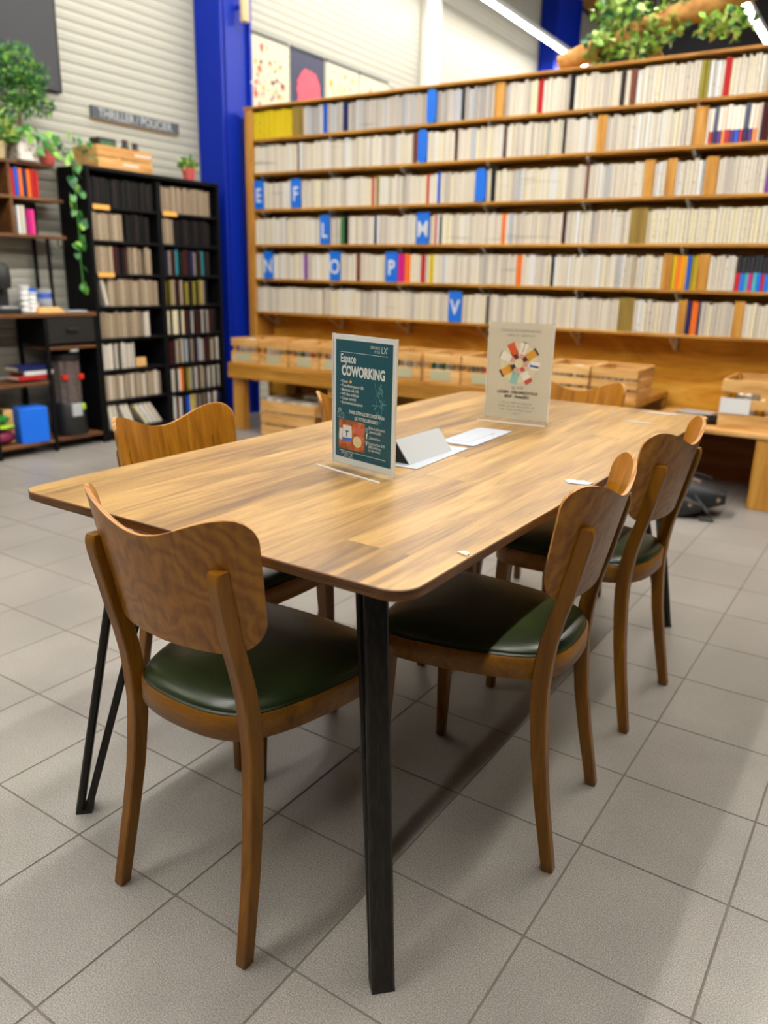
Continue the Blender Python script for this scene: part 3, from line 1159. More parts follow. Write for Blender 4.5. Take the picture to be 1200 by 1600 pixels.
# tent card on its white sheet
MB('paper_white').cbox(-.047, .047, -.14, .14, 0, .0012, .0004).build('paper_sheet', None, (-.424, .772, TT), math.radians(3))
tag(bpy.data.objects['paper_sheet'], 'white card sheet lying under the folded tent card on the table', 'paper')
tn = thing('tent_card', 'grey-white folded tent card with black ends standing on the table', 'card', (-.440, .760, TT + .0014), math.radians(0))
MB('card_white').add([(.036, -.10, 0), (.036, .10, 0), (-.004, .10, .052), (-.004, -.10, .052), (.033, -.10, 0), (.033, .10, 0), (-.006, .10, .0495), (-.006, -.10, .0495)],
                     [(0, 1, 2, 3), (7, 6, 5, 4), (0, 3, 7, 4), (1, 5, 6, 2), (3, 2, 6, 7), (0, 4, 5, 1)]).build('front_flap', tn)
MB('card_white').add([(-.044, -.10, 0), (-.044, .10, 0), (-.008, .10, .052), (-.008, -.10, .052), (-.041, -.10, 0), (-.041, .10, 0), (-.006, .10, .0495), (-.006, -.10, .0495)],
                     [(3, 2, 1, 0), (4, 5, 6, 7), (4, 7, 3, 0), (2, 6, 5, 1), (7, 6, 2, 3), (1, 5, 4, 0)]).build('back_flap', tn)
for yy in (-.096, .094):
    MB('black_deep').add([(.031, yy, 0), (-.039, yy, 0), (-.006, yy, .047), (.031, yy + .002, 0), (-.039, yy + .002, 0), (-.006, yy + .002, .047)],
                         [(0, 2, 1), (3, 4, 5), (0, 1, 4, 3), (1, 2, 5, 4), (2, 0, 3, 5)]).build('end_panel', tn)
# flat folder further along
fo = thing('paper_leaflet', 'white leaflet lying flat between the tent card and the pale sign', 'paper', (-.440, 1.07, TT), math.radians(2))
MB('paper_white').cbox(-.052, .050, -.128, .126, 0, .002, .0006).build('sheet', fo)
lf = MB('print_grey')
lf.box(.018, .019, -.09, .06, .002, .0022)
lf.box(-.03, .018, -.092, -.091, .002, .0022)
lf.box(.020, .026, .04, .065, .002, .0022)
lf.build('printed_lines', fo)


def scrap(label, pts, h=.0012, mat='paper_white'):
    n_ = len(pts)
    cx = sum(p[0] for p in pts) / n_
    cy_ = sum(p[1] for p in pts) / n_
    b = MB(mat)
    b.add([(x - cx, y - cy_, z_) for z_ in (0, h) for x, y in pts],
          [tuple(reversed(range(n_))), tuple(range(n_, 2 * n_))] + [(i, (i + 1) % n_, n_ + (i + 1) % n_, n_ + i) for i in range(n_)])
    tag(b.build('paper_scrap', None, (cx, cy_, TT)), label, 'paper scrap')


scrap('torn white paper scrap at the table edge behind the nearer right chair', [(-.052, .735), (-.030, .738), (-.008, .745), (-.006, .772), (-.020, .766), (-.028, .779), (-.042, .768), (-.058, .774), (-.064, .752)])
scrap('tiny cream paper chip on the right table edge near the front corner', [(-.026, .196), (-.006, .190), (-.008, .203), (-.020, .207)], .002, 'pages')
scrap('long thin white tape strip across the far right of the table', [(-.20, 1.600), (-.195, 1.612), (-.13, 1.618), (-.10, 1.606), (-.15, 1.603)], .0008)
scrap('white tape strip at the far edge of the table', [(-.20, 1.815), (-.20, 1.835), (-.10, 1.852), (-.10, 1.832)], .0008)
scrap('small white paper chip near the far end of the table', [(-.295, 1.735), (-.28, 1.73), (-.262, 1.75), (-.275, 1.757)], .001)

# ================================================================== LONG BOOKSHELF
U0, U1 = -4.10, 1.25
VF, VB = 4.12, 4.33
ROWS = [2.155, 1.915, 1.652, 1.389, 1.130, 0.872]
sh_ = thing('long_bookshelf', 'long honey-coloured wooden bookshelf with six rows of pale paperbacks', 'bookshelf', SF(-2, 4.12), TH)


def sx_(u):
    return u + 2


MB('post_wood').cbox(sx_(U0), sx_(U0) + .075, .0, .22, .3, 2.385, .004).build('side_panel', sh_)
MB('post_wood').cbox(sx_(U1), sx_(U1) + .045, .0, .22, .3, 2.385, .004).build('side_panel', sh_)
MB('back_ply').box(sx_(U0), sx_(U1), .22, .238, .02, 2.37).build('back_panel', sh_)
for z_ in ROWS:
    MB('shelf_wood').cbox(sx_(U0) + .075, sx_(U1), .0, .22, z_ - .02, z_, .003).build('shelf', sh_)
MB('shelf_wood').cbox(sx_(U0) - .01, sx_(U1) + .05, -.005, .24, 2.368, 2.386, .003).build('top_board', sh_)
MB('post_wood').cbox(sx_(-.385), sx_(-.35), .0, .22, 2.155, 2.368, .003).build('upright', sh_)
bme = MB('white_paint').box(-.008, .008, 0, .16, -.012, 0).box(-.008, .008, .15, .19, -.09, 0).add(
    [(-.006, .01, -.012), (.006, .01, -.012), (.006, .16, -.08), (-.006, .16, -.08), (-.006, .01, -.016), (.006, .01, -.016), (.006, .16, -.09), (-.006, .16, -.09)],
    [(0, 1, 2, 3), (7, 6, 5, 4), (0, 4, 5, 1), (1, 5, 6, 2), (2, 6, 7, 3), (3, 7, 4, 0)]).mesh('bracket')
for z_ in ROWS:
    for u in (-3.955, -3.294, -2.677, -2.02, -1.349, -.725, -.05, .6):
        link('bracket', bme, sh_, (sx_(u), .02, z_ - .02))

# ---- books: one unit mesh per spine colour, x = thickness, -y = spine, z = height
BOOK = {}


def book_mesh(k):
    if k not in BOOK:
        b = MB('spine_' + k, 'pages')
        e = .07
        # cover: rounded spine and two boards
        o = [(-.5, 1), (-.5, .06), (-.42, .0), (.42, .0), (.5, .06), (.5, 1), (.42, 1), (.42, .06), (-.42, .06), (-.42, 1)]
        n_ = len(o)
        b.add([(x, y, z_) for z_ in (0, 1) for x, y in o],
              [(0, 9, 8, 1), (1, 8, 2), (2, 8, 7, 3), (3, 7, 4), (4, 7, 6, 5),
               (n_, n_ + 1, n_ + 8, n_ + 9), (n_ + 1, n_ + 2, n_ + 8), (n_ + 2, n_ + 3, n_ + 7, n_ + 8), (n_ + 3, n_ + 4, n_ + 7), (n_ + 4, n_ + 5, n_ + 6, n_ + 7)]
              + [(i, (i + 1) % n_, n_ + (i + 1) % n_, n_ + i) for i in range(5)])
        b.add([(-.42, .05, .015), (.42, .05, .015), (.42, .97, .015), (-.42, .97, .015), (-.42, .05, .982), (.42, .05, .982), (.42, .97, .982), (-.42, .97, .982)],
              [(0, 3, 2, 1), (4, 5, 6, 7), (2, 3, 7, 6)], 1)
        BOOK[k] = b
    return BOOK[k]


BME = {}


def place_book(k, loc, size, rz, label, group, tilt=0.0, cat='book', name='loose_book'):
    if k not in BME:
        BME[k] = book_mesh(k).mesh('paperback')
    rot = (0, tilt, rz)
    o = link(name, BME[k], None, loc, rot=rot, scale=size)
    return tag(o, label, cat, group)


LIGHT = ['cream', 'cream_b', 'cream_c', 'cream', 'cream_c', 'cream_d', 'cream_b', 'cream_c', 'ivory', 'white', 'cream']
GREYISH = ['grey', 'cream_d', 'cream_b', 'grey', 'pale_blue', 'cream_d']
ORD = ['top', 'second', 'third', 'fourth', 'fifth', 'lowest']
# fixed features of each row: (u0, u1, kind, data)
FEAT = [
    [(-4.02, -3.64, 'books', ['yellow']), (-3.636, -3.533, 'block', 'olive_wood'), (-3.35, -3.32, 'books', ['blue']), (-3.17, -3.13, 'books', ['navy']), (-2.475, -2.405, 'tab', ''),
     (-2.215, -2.195, 'books', ['black']), (-1.985, -1.915, 'block', 'divider_wood'), (-1.69, -1.66, 'books', ['red']), (-1.49, -1.46, 'books', ['black']), (-1.12, -1.09, 'books', ['brown']),
     (-.73, -.69, 'books', ['olive']), (-.61, -.58, 'books', ['red']), (-.385, -.35, 'skip', '')],
    [(-2.575, -2.55, 'books', ['brown']), (-2.535, -2.465, 'tab', ''), (-1.30, -1.24, 'block', 'divider_wood'), (-.739, -.669, 'block', 'divider_wood'),
     (-.655, -.40, 'books', ['w_red', 'w_navy', 'w_purple', 'w_orange', 'w_red', 'w_purple', 'w_blue']), (-.39, -.34, 'books', ['maroon']), (-.33, -.22, 'books', ['blue'])],
    [(-4.015, -3.925, 'tab', 'E'), (-3.645, -3.555, 'tab', 'F'), (-2.915, -2.89, 'books', ['red']), (-2.88, -2.85, 'books', ['olive']), (-2.46, -2.44, 'books', ['red']), (-2.38, -2.36, 'books', ['blue']),
     (-2.085, -2.01, 'tab', ''), (-1.975, -1.95, 'books', ['black']), (-1.34, -1.32, 'books', ['brown']), (-.99, -.93, 'block', 'divider_wood'), (-.86, -.806, 'block', 'divider_wood'),
     (-.646, -.577, 'block', 'divider_wood'), (-.325, -.28, 'books', ['purple'])],
    [(-3.37, -3.285, 'tab', 'L'), (-3.185, -3.16, 'books', ['green']), (-3.15, -3.115, 'books', ['black']), (-2.885, -2.86, 'books', ['navy']), (-2.525, -2.425, 'tab', 'M'), (-2.385, -2.365, 'books', ['red']),
     (-1.885, -1.855, 'books', ['orange']), (-1.04, -.937, 'block', 'olive_wood'), (-.92, .3, 'books', ['ivory', 'ivory', 'cream_c', 'ivory', 'cream'])],
    [(-3.93, -3.845, 'tab', 'N'), (-3.54, -3.50, 'books', ['purple']), (-3.275, -3.185, 'tab', 'O'), (-3.04, -3.005, 'books', ['brown']), (-2.775, -2.675, 'tab', 'P'), (-2.67, -2.62, 'books', ['magenta']),
     (-2.615, -2.57, 'books', ['orange']), (-2.48, -2.455, 'books', ['red']), (-2.42, -2.39, 'books', ['yellow']), (-1.76, -1.72, 'books', ['orange']), (-1.52, -1.50, 'books', ['black']),
     (-.818, -.763, 'block', 'divider_wood'), (-.755, -.625, 'books', ['yellow', 'orange', 'amber', 'amber', 'blue', 'olive']), (-.618, -.555, 'block', 'divider_wood'),
     (-.41, -.2, 'books', ['k_red', 'k_blue', 'k_teal', 'k_mag', 'k_teal', 'k_blue'])],
    [(-2.245, -2.145, 'tab', 'V'), (-1.055, -.961, 'block', 'olive_wood'), (-.70, -.649, 'block', 'divider_wood'), (-.645, -.575, 'books', ['navy', 'orange', 'orange', 'navy']), (-.388, -.333, 'block', 'divider_wood')],
]
ITEMS = []      # (row, u, colour, thickness, height, special)
BLOCKS, TABS = [], []
for r_, feats in enumerate(FEAT):
    u = U0 + .082
    feats = sorted(feats)
    z_ = ROWS[r_]
    fi = 0
    while u < 1.2:
        if fi < len(feats) and u >= feats[fi][0] - .008:
            f0, f1, kind, data = feats[fi]
            fi += 1
            if kind == 'block':
                BLOCKS.append((r_, max(u, f0), f1, data))
                u = f1 + .001
            elif kind == 'tab':
                TABS.append((r_, max(u, f0), f1, data))
                u = f1 + .001
            elif kind == 'skip':
                u = f1 + .001
            else:
                k = 0
                while u < f1 - .006:
                    th = min(R.uniform(.017, .026), max(.012, f1 - u))
                    ITEMS.append((r_, u + th / 2, data[k % len(data)], th, R.uniform(.185, .198), len(data) < 5 or 'ivory' not in data))
                    u += th + .0008
                    k += 1
            continue
        th = R.uniform(.013, .027)
        lim = feats[fi][0] if fi < len(feats) else 1.2
        if u + th > lim and lim - u > .005:
            th = max(.008, lim - u)
        pool = GREYISH if (r_ == 0 and u < -1.9) else LIGHT
        x = R.random()
        c = R.choice(pool) if x < .965 else R.choice(['grey', 'cream_d', 'pale_blue', 'beige_c', 'dark_b', 'maroon'])
        ITEMS.append((r_, u + th / 2, c, th, R.uniform(.178, .196), False))
        u += th + .0008
seen = [i for i in ITEMS if i[1] < -.15]
sp_items = [i for i in seen if i[5]]
pl_items = sorted([i for i in seen if not i[5]], key=lambda i: -i[1])
single = set(id(i) for i in (sp_items + pl_items)[:300])
stuff = MB(*(['spine_' + k for k in PALETTE] + ['pages']))
keys = list(PALETTE)
CN = {'cream': 'cream', 'cream_b': 'pale beige', 'cream_c': 'off-white', 'cream_d': 'greyish cream', 'ivory': 'ivory', 'grey': 'grey', 'pale_blue': 'pale blue', 'amber': 'amber', 'w_red': 'white and red', 'w_navy': 'slate and navy', 'w_purple': 'white and purple', 'w_orange': 'peach and orange', 'w_blue': 'white and blue', 'k_red': 'black and red', 'k_blue': 'black and blue', 'k_teal': 'black and teal', 'k_mag': 'black and magenta', 'beige_c': 'beige', 'dark_b': 'dark brown'}
LAND = {}
for r_, a_, b_, mat in BLOCKS:
    k_ = sum(1 for q in BLOCKS if q[0] == r_ and q[3] == mat and q[1] <= a_)
    many = sum(1 for q in BLOCKS if q[0] == r_ and q[3] == mat) > 1
    LAND.setdefault(r_, []).append((b_, ('%s ' % ['', 'first', 'second', 'third'][k_] if many else '') + ('olive block' if mat == 'olive_wood' else 'honey block')))
for r_, a_, b_, ch in TABS:
    LAND.setdefault(r_, []).append((b_, 'letter %s' % ch if ch else 'blue divider'))


def nth(k):
    return '%d%s' % (k, 'th' if 10 <= k % 100 <= 20 else {1: 'st', 2: 'nd', 3: 'rd'}.get(k % 10, 'th'))


def where(it):
    marks = [q for q in LAND.get(it[0], []) if q[0] <= it[1]]
    e_, nm = max(marks) if marks else (-9, 'left side panel')
    k_ = sum(1 for q in ITEMS if q[0] == it[0] and e_ <= q[1] <= it[1])
    return '%s right of %s' % (nth(k_), nm)


for it in ITEMS:
    r_, u, c, th, h, spc = it
    dep = .118
    v0 = VF + .012 + R.uniform(-.004, .006)
    if id(it) in single:
        cn = CN.get(c, c)
        lab = '%s paperback, %s, %s row of long bookshelf' % (cn, where(it), ORD[r_])
        place_book(c, SF(u, v0, ROWS[r_]), (th, dep, h), TH, lab, '%s paperbacks, %s row of the long bookshelf' % (cn, ORD[r_]), name='paperback')
    else:
        bm_ = book_mesh(c)
        o = SF(u, v0, ROWS[r_])
        ki, pi_ = keys.index(c), len(keys)
        base_ = len(stuff.v)
        stuff.v += [(o.x + x * th * cT - y * dep * sT, o.y + x * th * sT + y * dep * cT, o.z + zz * h) for x, y, zz in bm_.v]
        stuff.f += [tuple(i + base_ for i in f_) for f_ in bm_.f]
        stuff.mi += [ki if mi == 0 else pi_ for mi in bm_.mi]
tag(stuff.build('paperbacks'), 'tightly packed pale paperbacks filling the rows of the long bookshelf', 'books', kind='stuff')

ord_n = {}
for r_, u0_, u1_, mat in BLOCKS:
    ord_n[r_] = ord_n.get(r_, 0) + 1
    tot = sum(1 for b in BLOCKS if b[0] == r_)
    lab = '%s wooden divider block%s on the %s row of the long bookshelf' % ('olive-brown' if mat == 'olive_wood' else 'honey', '' if tot == 1 else ', %s from the left,' % ['', 'first', 'second', 'third'][ord_n[r_]], ORD[r_])
    b = thing('divider_block', lab, 'divider', SF((u0_ + u1_) / 2, VF + .01, ROWS[r_]), TH, 'wooden dividers on the long bookshelf')
    w2 = (u1_ - u0_) / 2
    MB(mat).cbox(-w2, w2, 0, .016, 0, .20, .002).build('front_board', b)
    MB(mat).cbox(-w2, -w2 + .012, .0165, .16, 0, .20, .002).build('side_board', b)
    MB(mat).cbox(w2 - .012, w2, .0165, .16, 0, .20, .002).build('side_board', b)
for r_, u0_, u1_, ch in TABS:
    cu_ = (u0_ + u1_) / 2
    w2 = (u1_ - u0_) / 2
    if ch:
        lab = 'blue letter divider marked %s in white on the long bookshelf' % ch
    else:
        lab = 'blank blue rounded divider on the %s row of the long bookshelf' % ORD[r_]
    b = thing('letter_divider', lab, 'divider', SF(cu_, VF - .002, ROWS[r_]), TH, 'blue dividers on the long bookshelf')
    hgt = .205
    rc = .003 if ch else w2 * .8
    pts = []
    for cx, cz, a0 in ((w2 - rc, hgt - rc, 0), (-w2 + rc, hgt - rc, 90), (-w2 + rc, rc, 180), (w2 - rc, rc, 270)):
        for k in range(7):
            a = math.radians(a0 + 15 * k)
            pts.append((cx + rc * math.cos(a), cz + rc * math.sin(a)))
    n_ = len(pts)
    MB('tab_blue').add([(x, y, z_) for y in (0, .010) for x, z_ in pts],
                       [tuple(range(n_)), tuple(reversed(range(n_, 2 * n_)))] + [((i + 1) % n_, i, n_ + i, n_ + (i + 1) % n_) for i in range(n_)]).build('plate', b)
    MB('tab_blue').box(-.006, .006, .011, .12, 0, .19).build('spine_board', b)
    if ch:
        text(ch, .145, 'print_white', b, (0, -.0008, .05), RX, align='CENTER', bold=.002, xscale=.82)

# ---- ivy-wrapped log lying on the shelf top
lg = thing('ivy_log', 'thick sawn log wrapped in green ivy leaning up from the top of the long bookshelf', 'log', SF(-1.56, 4.22, 2.386), TH)
pts = [(-.04, .0, .052), (.10, .0, .085), (.3, .02, .140), (.55, .05, .215), (.85, .09, .30), (1.2, .13, .40), (1.6, .18, .52)]
MB('bark').tube(pts, [.048, .056, .062, .066, .068, .07, .07], 14).build('trunk', lg, smooth=50)
MB('bark').tube([(.45, .05, .14), (.52, .09, .06), (.55, .11, .003)], [.03, .03, .028], 10).build('prop_branch', lg, smooth=50)


def leaf_card(mb, c, d, nrm, L_, W_, mi=0):
    """a small folded leaf: two triangles fans with a raised midrib"""
    d = d.normalized()
    s = d.cross(nrm).normalized()
    n2 = s.cross(d)
    p = [c, c + d * L_ * .45 + s * W_ * .5 + n2 * W_ * .12, c + d * L_, c + d * L_ * .45 - s * W_ * .5 + n2 * W_ * .12, c + d * L_ * .5 - n2 * W_ * .05]
    mb.add(p, [(0, 1, 4), (1, 2, 4), (2, 3, 4), (3, 0, 4)], mi)


def rand_dir(rg):
    while True:
        v_ = Vector((rg.uniform(-1, 1), rg.uniform(-1, 1), rg.uniform(-1, 1)))
        if .05 < v_.length < 1:
            return v_.normalized()


rg = random.Random(11)
iv = MB('leaf_bright', 'leaf_pale', 'leaf_dark')
for (cx, cy_, cz, rx, ry, rz_, n_) in ((.22, -.03, .12, .11, .10, .09, 150), (.36, .0, .24, .15, .12, .12, 190), (.26, .0, .33, .11, .1, .12, 120), (.55, .02, .17, .14, .1, .10, 120), (.62, .04, .34, .16, .1, .10, 60), (.88, .08, .17, .18, .12, .08, 120), (.42, -.02, .08, .16, .08, .05, 120)):
    for k in range(n_):
        d = rand_dir(rg)
        rr_ = rg.random() ** .4
        c = Vector((cx + d.x * rx * rr_, cy_ + d.y * ry * rr_, max(.01, cz + d.z * rz_ * rr_)))
        leaf_card(iv, c, rand_dir(rg), rand_dir(rg), rg.uniform(.04, .065), rg.uniform(.03, .045), rg.choice([0, 0, 1, 1, 2]))
tag(iv.build('ivy_leaves', lg), kind='stuff')
# second log end standing next to it
# ================================================================== BENCHES AND CRATES


def crate(label, u, v, z_, w, d, h, slats, group, rz=0.0, card=None, floor=False, mats=('crate_wood', 'crate_wood_y')):
    """slatted crate; slats = list of (z0, z1) for the front"""
    c = thing('wooden_crate', label, 'crate', SF(u, v, z_), TH + rz, group)
    t_ = .012
    for x0 in (0, w - .022):
        for y0 in (t_, d - t_ - .022):
            MB('post_wood').box(x0 + t_ if x0 == 0 else x0 - t_, (x0 + t_ if x0 == 0 else x0 - t_) + .022, y0, y0 + .022, 0.009, h - .004).build('corner_post', c)
    MB(mats[0]).cbox(t_, w - t_, t_, d - t_, 0.0, .008, .001).build('bottom', c)
    for z0, z1 in slats:
        MB(mats[0]).cbox(0, w, 0, t_, z0, z1, .0015).build('slat', c)
        MB(mats[0]).cbox(0, w, d - t_, d, z0, z1, .0015).build('slat', c)
        MB(mats[1]).cbox(0, t_, t_, d - t_, z0, z1, .0015).build('slat', c)
        MB(mats[1]).cbox(w - t_, w, t_, d - t_, z0, z1, .0015).build('slat', c)
    if card:
        x0, x1, z0, z1, mat = card
        MB(mat).box(x0, x1, -.004, -.0005, z0, z1).build('label_card', c)
    return c


# left bench (stout timber)
BF = 3.55
bn = thing('timber_bench', 'long timber bench with stout square legs under the long bookshelf, carrying a row of crates', 'bench', SF(-3.82, BF), TH)
BL = 3.09
MB('shelf_wood').cbox(0, BL, 0, .74, .483, .515, .004).build('seat_board', bn)
MB('shelf_wood').cbox(0, BL, .0, .04, .405, .482, .004).build('rail', bn)
MB('shelf_wood').cbox(0, BL, .68, .72, .405, .482, .004).build('rail', bn)
for u in (0.0, .90, 1.85, 2.75):
    for v in (.002, .63):
        MB('post_wood').cbox(u + .012, u + .122, v + .04, v + .10, 0, .482, .004).build('leg', bn)
names = ['leftmost crate of paperbacks on the timber bench, next to the blue column', 'second crate from the blue column on the timber bench', 'third crate from the blue column on the timber bench', 'fourth crate from the blue column on the timber bench',
         'fifth crate from the blue column on the timber bench', 'sixth crate from the blue column on the timber bench', 'seventh crate from the blue column on the timber bench', 'fourth crate from the right end of the timber bench',
         'third crate from the right end of the timber bench', 'second crate from the right end of the timber bench', 'rightmost crate of paperbacks on the timber bench']
for k in range(11):
    u = -3.80 + k * .279
    crate(names[k], u, BF + .03 + R.uniform(-.008, .008), .516, .266, .36, .18, [(.0, .085), (.125, .18)] if k < 8 else [(0, .055), (.068, .115), (.128, .18)], 'crates on the timber bench', R.uniform(-.01, .01),
          (.06 + R.uniform(-.02, .02), .20, .018, .078, 'card_label') if k < 8 else None)
    uu = u + .03
    j = 0
    while uu < u + .235:
        th = R.uniform(.014, .03)
        cc = R.choice(['cream', 'cream_b', 'cream_c', 'white', 'cream_d', 'green', 'orange', 'beige_c', 'pale_blue', 'cream'])
        hh = R.uniform(.125, .165)
        place_book(cc, SF(uu + th / 2, BF + .075 + R.uniform(0, .02), .5255), (th, .11, hh), TH, '%s paperback, %s from left, in the %s bench crate from the blue column' % (CN.get(cc, cc), nth(j + 1), nth(k + 1)), 'paperbacks in bench crate %d' % (k + 1), name='crate_book')
        uu += th + .012
        j += 1

# crate on the floor under the timber bench
crate('crate of papers on the floor under the left end of the timber bench', -3.48, BF - .02, .0, .50, .40, .27, [(0.004, .085), (.097, .178), (.19, .265)], 'floor crates under the timber bench', 0.0)
for k in range(9):
    th = R.uniform(.03, .05)
    place_book(R.choice(['white', 'cream_c', 'cream_d', 'grey']), SF(-3.43 + k * .046, BF + .02, .04), (th, .15, .235 + R.uniform(-.02, .02)), TH, 'pale file, %s from left in the floor crate under the timber bench' % nth(k + 1), 'files in the floor crate', name='file_folder')
place_book('ivory', SF(-3.24, BF + .19, .29), (.03, .17, .25), TH, 'ivory book lying across the floor crate under the timber bench', None, tilt=PI / 2)

# right bench (board with wide plank leg)
rb = thing('plank_bench', 'low plank bench with a wide board leg at the right edge of the picture', 'bench', SF(-.725, 3.62), TH)
MB('crate_wood').cbox(0, 2.06, 0, .68, .385, .412, .003).build('seat_board', rb)
MB('post_wood').cbox(.625, .765, .01, .04, 0, .384, .003).build('leg', rb)
MB('post_wood').cbox(.625, .665, .041, .60, 0, .384, .003).build('side_board', rb)
MB('post_wood').cbox(1.86, 2.0, .01, .04, 0, .384, .003).build('leg', rb)
MB('redbrown_board').cbox(.0, 2.0, .62, .64, 0, .384, .003).build('back_board', rb)
MB('redbrown_board').cbox(.0, .03, .05, .60, 0, .384, .003).build('side_board', rb)
crate('tall open crate with white cards on the plank bench at the right edge', -.315, 3.66, .4125, .46, .42, .27, [(0.0, .085), (.115, .165), (.20, .265)], 'crates on the plank bench', 0.0, (.004, .155, .088, .17, 'cup_white'))
for k in range(10):
    th = R.uniform(.02, .03)
    place_book(R.choice(['white', 'cream', 'yellow', 'amber', 'grey', 'dark']), SF(-.27 + k * .038, 3.72, .4215), (th, .13, R.uniform(.15, .19)), TH, 'book standing %s from left in the tall crate on the plank bench' % nth(k + 1), 'books in the tall crate on the plank bench', name='crate_book')
place_book('dark', SF(-.50, 3.70, .4355), (.022, .15, .2), TH + .3, 'dark magazine lying on the plank bench beside the tall crate', None, tilt=PI / 2)
place_book('grey', SF(-.60, 3.95, .4305), (.017, .15, .2), TH - .2, 'grey booklet lying on the plank bench by the end of the timber bench', None, tilt=PI / 2)
place_book('maroon', SF(-.555, 3.82, .4275), (.014, .12, .17), TH + .5, 'dark red booklet lying on the plank bench behind the far table corner', None, tilt=PI / 2)

# floral bag on the floor
bag = thing('backpack', 'black floral backpack lying on the floor in front of the plank bench', 'bag', (-.37, 3.40, 0), math.radians(8))
rs = []
for i in range(9):
    a = i / 8
    prof_ = math.sin(PI * min(1, max(0, .06 + .88 * a))) ** .45
    x = -.21 + .42 * a
    ring = []
    for k in range(16):
        th = 2 * PI * k / 16
        cx_, cz = math.cos(th), math.sin(th)
        yv = .13 * prof_ * math.copysign(abs(cx_) ** .7, cx_)
        zv = .105 * (.85 + .22 * math.sin(a * 5)) * prof_ * math.copysign(abs(cz) ** .6, cz) + .100
        ring.append((x, yv, max(0.001, zv)))
    rs.append(ring)
MB('floral_black').rings([list(reversed(r_)) for r_ in rs]).build('body', bag, smooth=60)
MB('floral_black').rings([[(x * .55 - .01, -.10 + y * .25 - .035, z_ * .62 + .002) for x, y, z_ in reversed(r_)] for r_ in rs]).build('front_pocket', bag, smooth=60)
MB('black_plastic').tube([(-.12, -.05, .19), (-.04, -.02, .212), (.05, -.0, .212), (.13, .03, .185)], .008, 8).build('strap', bag)
MB('black_plastic').tube([(.06, -.12, .12), (.14, -.16, .05), (.17, -.155, .012), (.10, -.16, .011)], .009, 8).build('strap', bag)

# ================================================================== BLACK BOOKCASE
bc = thing('black_bookcase', 'tall black bookcase with two columns of eight shelves beside the blue column', 'bookcase', (-4.12, 2.625, 0))
BW, BD, BH = 1.18, .30, 1.79      # width along +y, depth along -x
T_ = .022
MB('black_wood').cbox(-BD, 0, 0, T_, 0, BH, .002).build('side_panel', bc)
MB('black_wood').cbox(-BD, 0, BW - T_, BW, 0, BH, .002).build('side_panel', bc)
MB('black_wood').cbox(-BD, 0, BW / 2 - T_ * .9, BW / 2 + T_ * .9, .0, BH - T_, .002).build('partition', bc)
MB('black_wood').cbox(-BD, .004, -.004, BW + .004, BH, BH + T_, .002).build('top_board', bc)
MB('black_deep').box(-BD - .01, -BD, 0, BW, 0, BH).build('back_panel', bc)
SH = [.07 + k * .2145 for k in range(8)]
for z_ in SH:
    for y0, y1 in ((T_, BW / 2 - T_ * .9), (BW / 2 + T_ * .9, BW - T_)):
        MB('black_wood').cbox(-BD, -.004, y0, y1, z_ - .018, z_, .002).build('shelf', bc)
MB('black_wood').box(-.03, -.02, T_, BW - T_, 0, .05).build('plinth', bc)
for row, col_ in ((6, 0), (6, 1), (4, 0)):
    y0 = T_ + .01 if col_ == 0 else BW / 2 + .03
    MB('orange_tag').box(-.003, .002, y0, y0 + .13, SH[row + 1 if row < 7 else row] - .022, SH[row + 1 if row < 7 else row] + .008).build('shelf_tag', bc)
BCB = {  # column, row from top: list of (start, end, palette)
    (0, 0): [(.0, .95, ['dark', 'black', 'dark_b', 'black', 'dark'])],
    (0, 1): [(.0, .44, ['beige', 'beige_b', 'beige_c', 'beige']), (.5, .9, ['dark', 'black', 'black', 'dark_b'])],
    (0, 2): [(.0, .28, ['beige', 'beige_b', 'beige_c']), (.29, .5, ['maroon', 'dark', 'black']), (.52, .73, ['beige_b', 'beige', 'beige_c']), (.78, .88, ['beige'])],
    (0, 3): [(.18, .97, ['beige_c', 'beige', 'beige_b', 'beige'])],
    (0, 4): [(.0, .66, ['beige', 'beige_b', 'beige', 'beige_c']), (.70, .78, ['cream_b'])],
    (0, 5): [(.0, .16, ['cream_c', 'cream_b']), (.2, .3, ['cream_d', 'dark', 'cream_b']), (.3, .52, ['cream_b', 'cream_d'])],
    (0, 6): [(.02, .3, ['beige', 'cream_b', 'beige_c']), (.34, .92, ['beige_c', 'beige', 'cream_b', 'beige_b'])],
    (1, 0): [(.0, .86, ['beige', 'beige_b', 'beige', 'beige_b'])],
    (1, 1): [(.0, .2, ['beige', 'beige_b']), (.25, .9, ['dark', 'black', 'black', 'dark_b'])],
    (1, 2): [(.02, .85, ['dark', 'navy', 'beige_b', 'dark', 'maroon', 'teal', 'black', 'dark_b', 'maroon', 'dark'])],
    (1, 3): [(.0, .8, ['olive', 'dark', 'olive', 'beige', 'black', 'maroon', 'beige_c', 'dark', 'olive', 'dark_b', 'black'])],
    (1, 4): [(.02, .30, ['ivory', 'dark', 'ivory']), (.32, .95, ['maroon', 'dark_b', 'dark', 'grey', 'dark', 'maroon', 'dark_b', 'cream_d', 'dark', 'grey'])],
    (1, 5): [(.0, .97, ['dark_b', 'maroon', 'dark', 'beige_c', 'dark', 'cream_b', 'black', 'pale_blue', 'dark', 'beige_b', 'dark_b', 'navy', 'grey', 'grey'])],
    (1, 6): [(.0, .97, ['dark', 'cream_b', 'dark_b', 'cream_c', 'orange', 'dark', 'olive', 'grey', 'dark_b', 'cream_d', 'dark', 'beige_c', 'beige_b', 'dark', 'cream_b'])],
    (1, 7): [(.0, .97, ['dark_b', 'white', 'maroon', 'cream_c', 'dark', 'navy', 'blue', 'yellow', 'beige_c', 'dark', 'beige_b', 'dark', 'beige'])],
}
CW = BW / 2 - T_ * 1.9
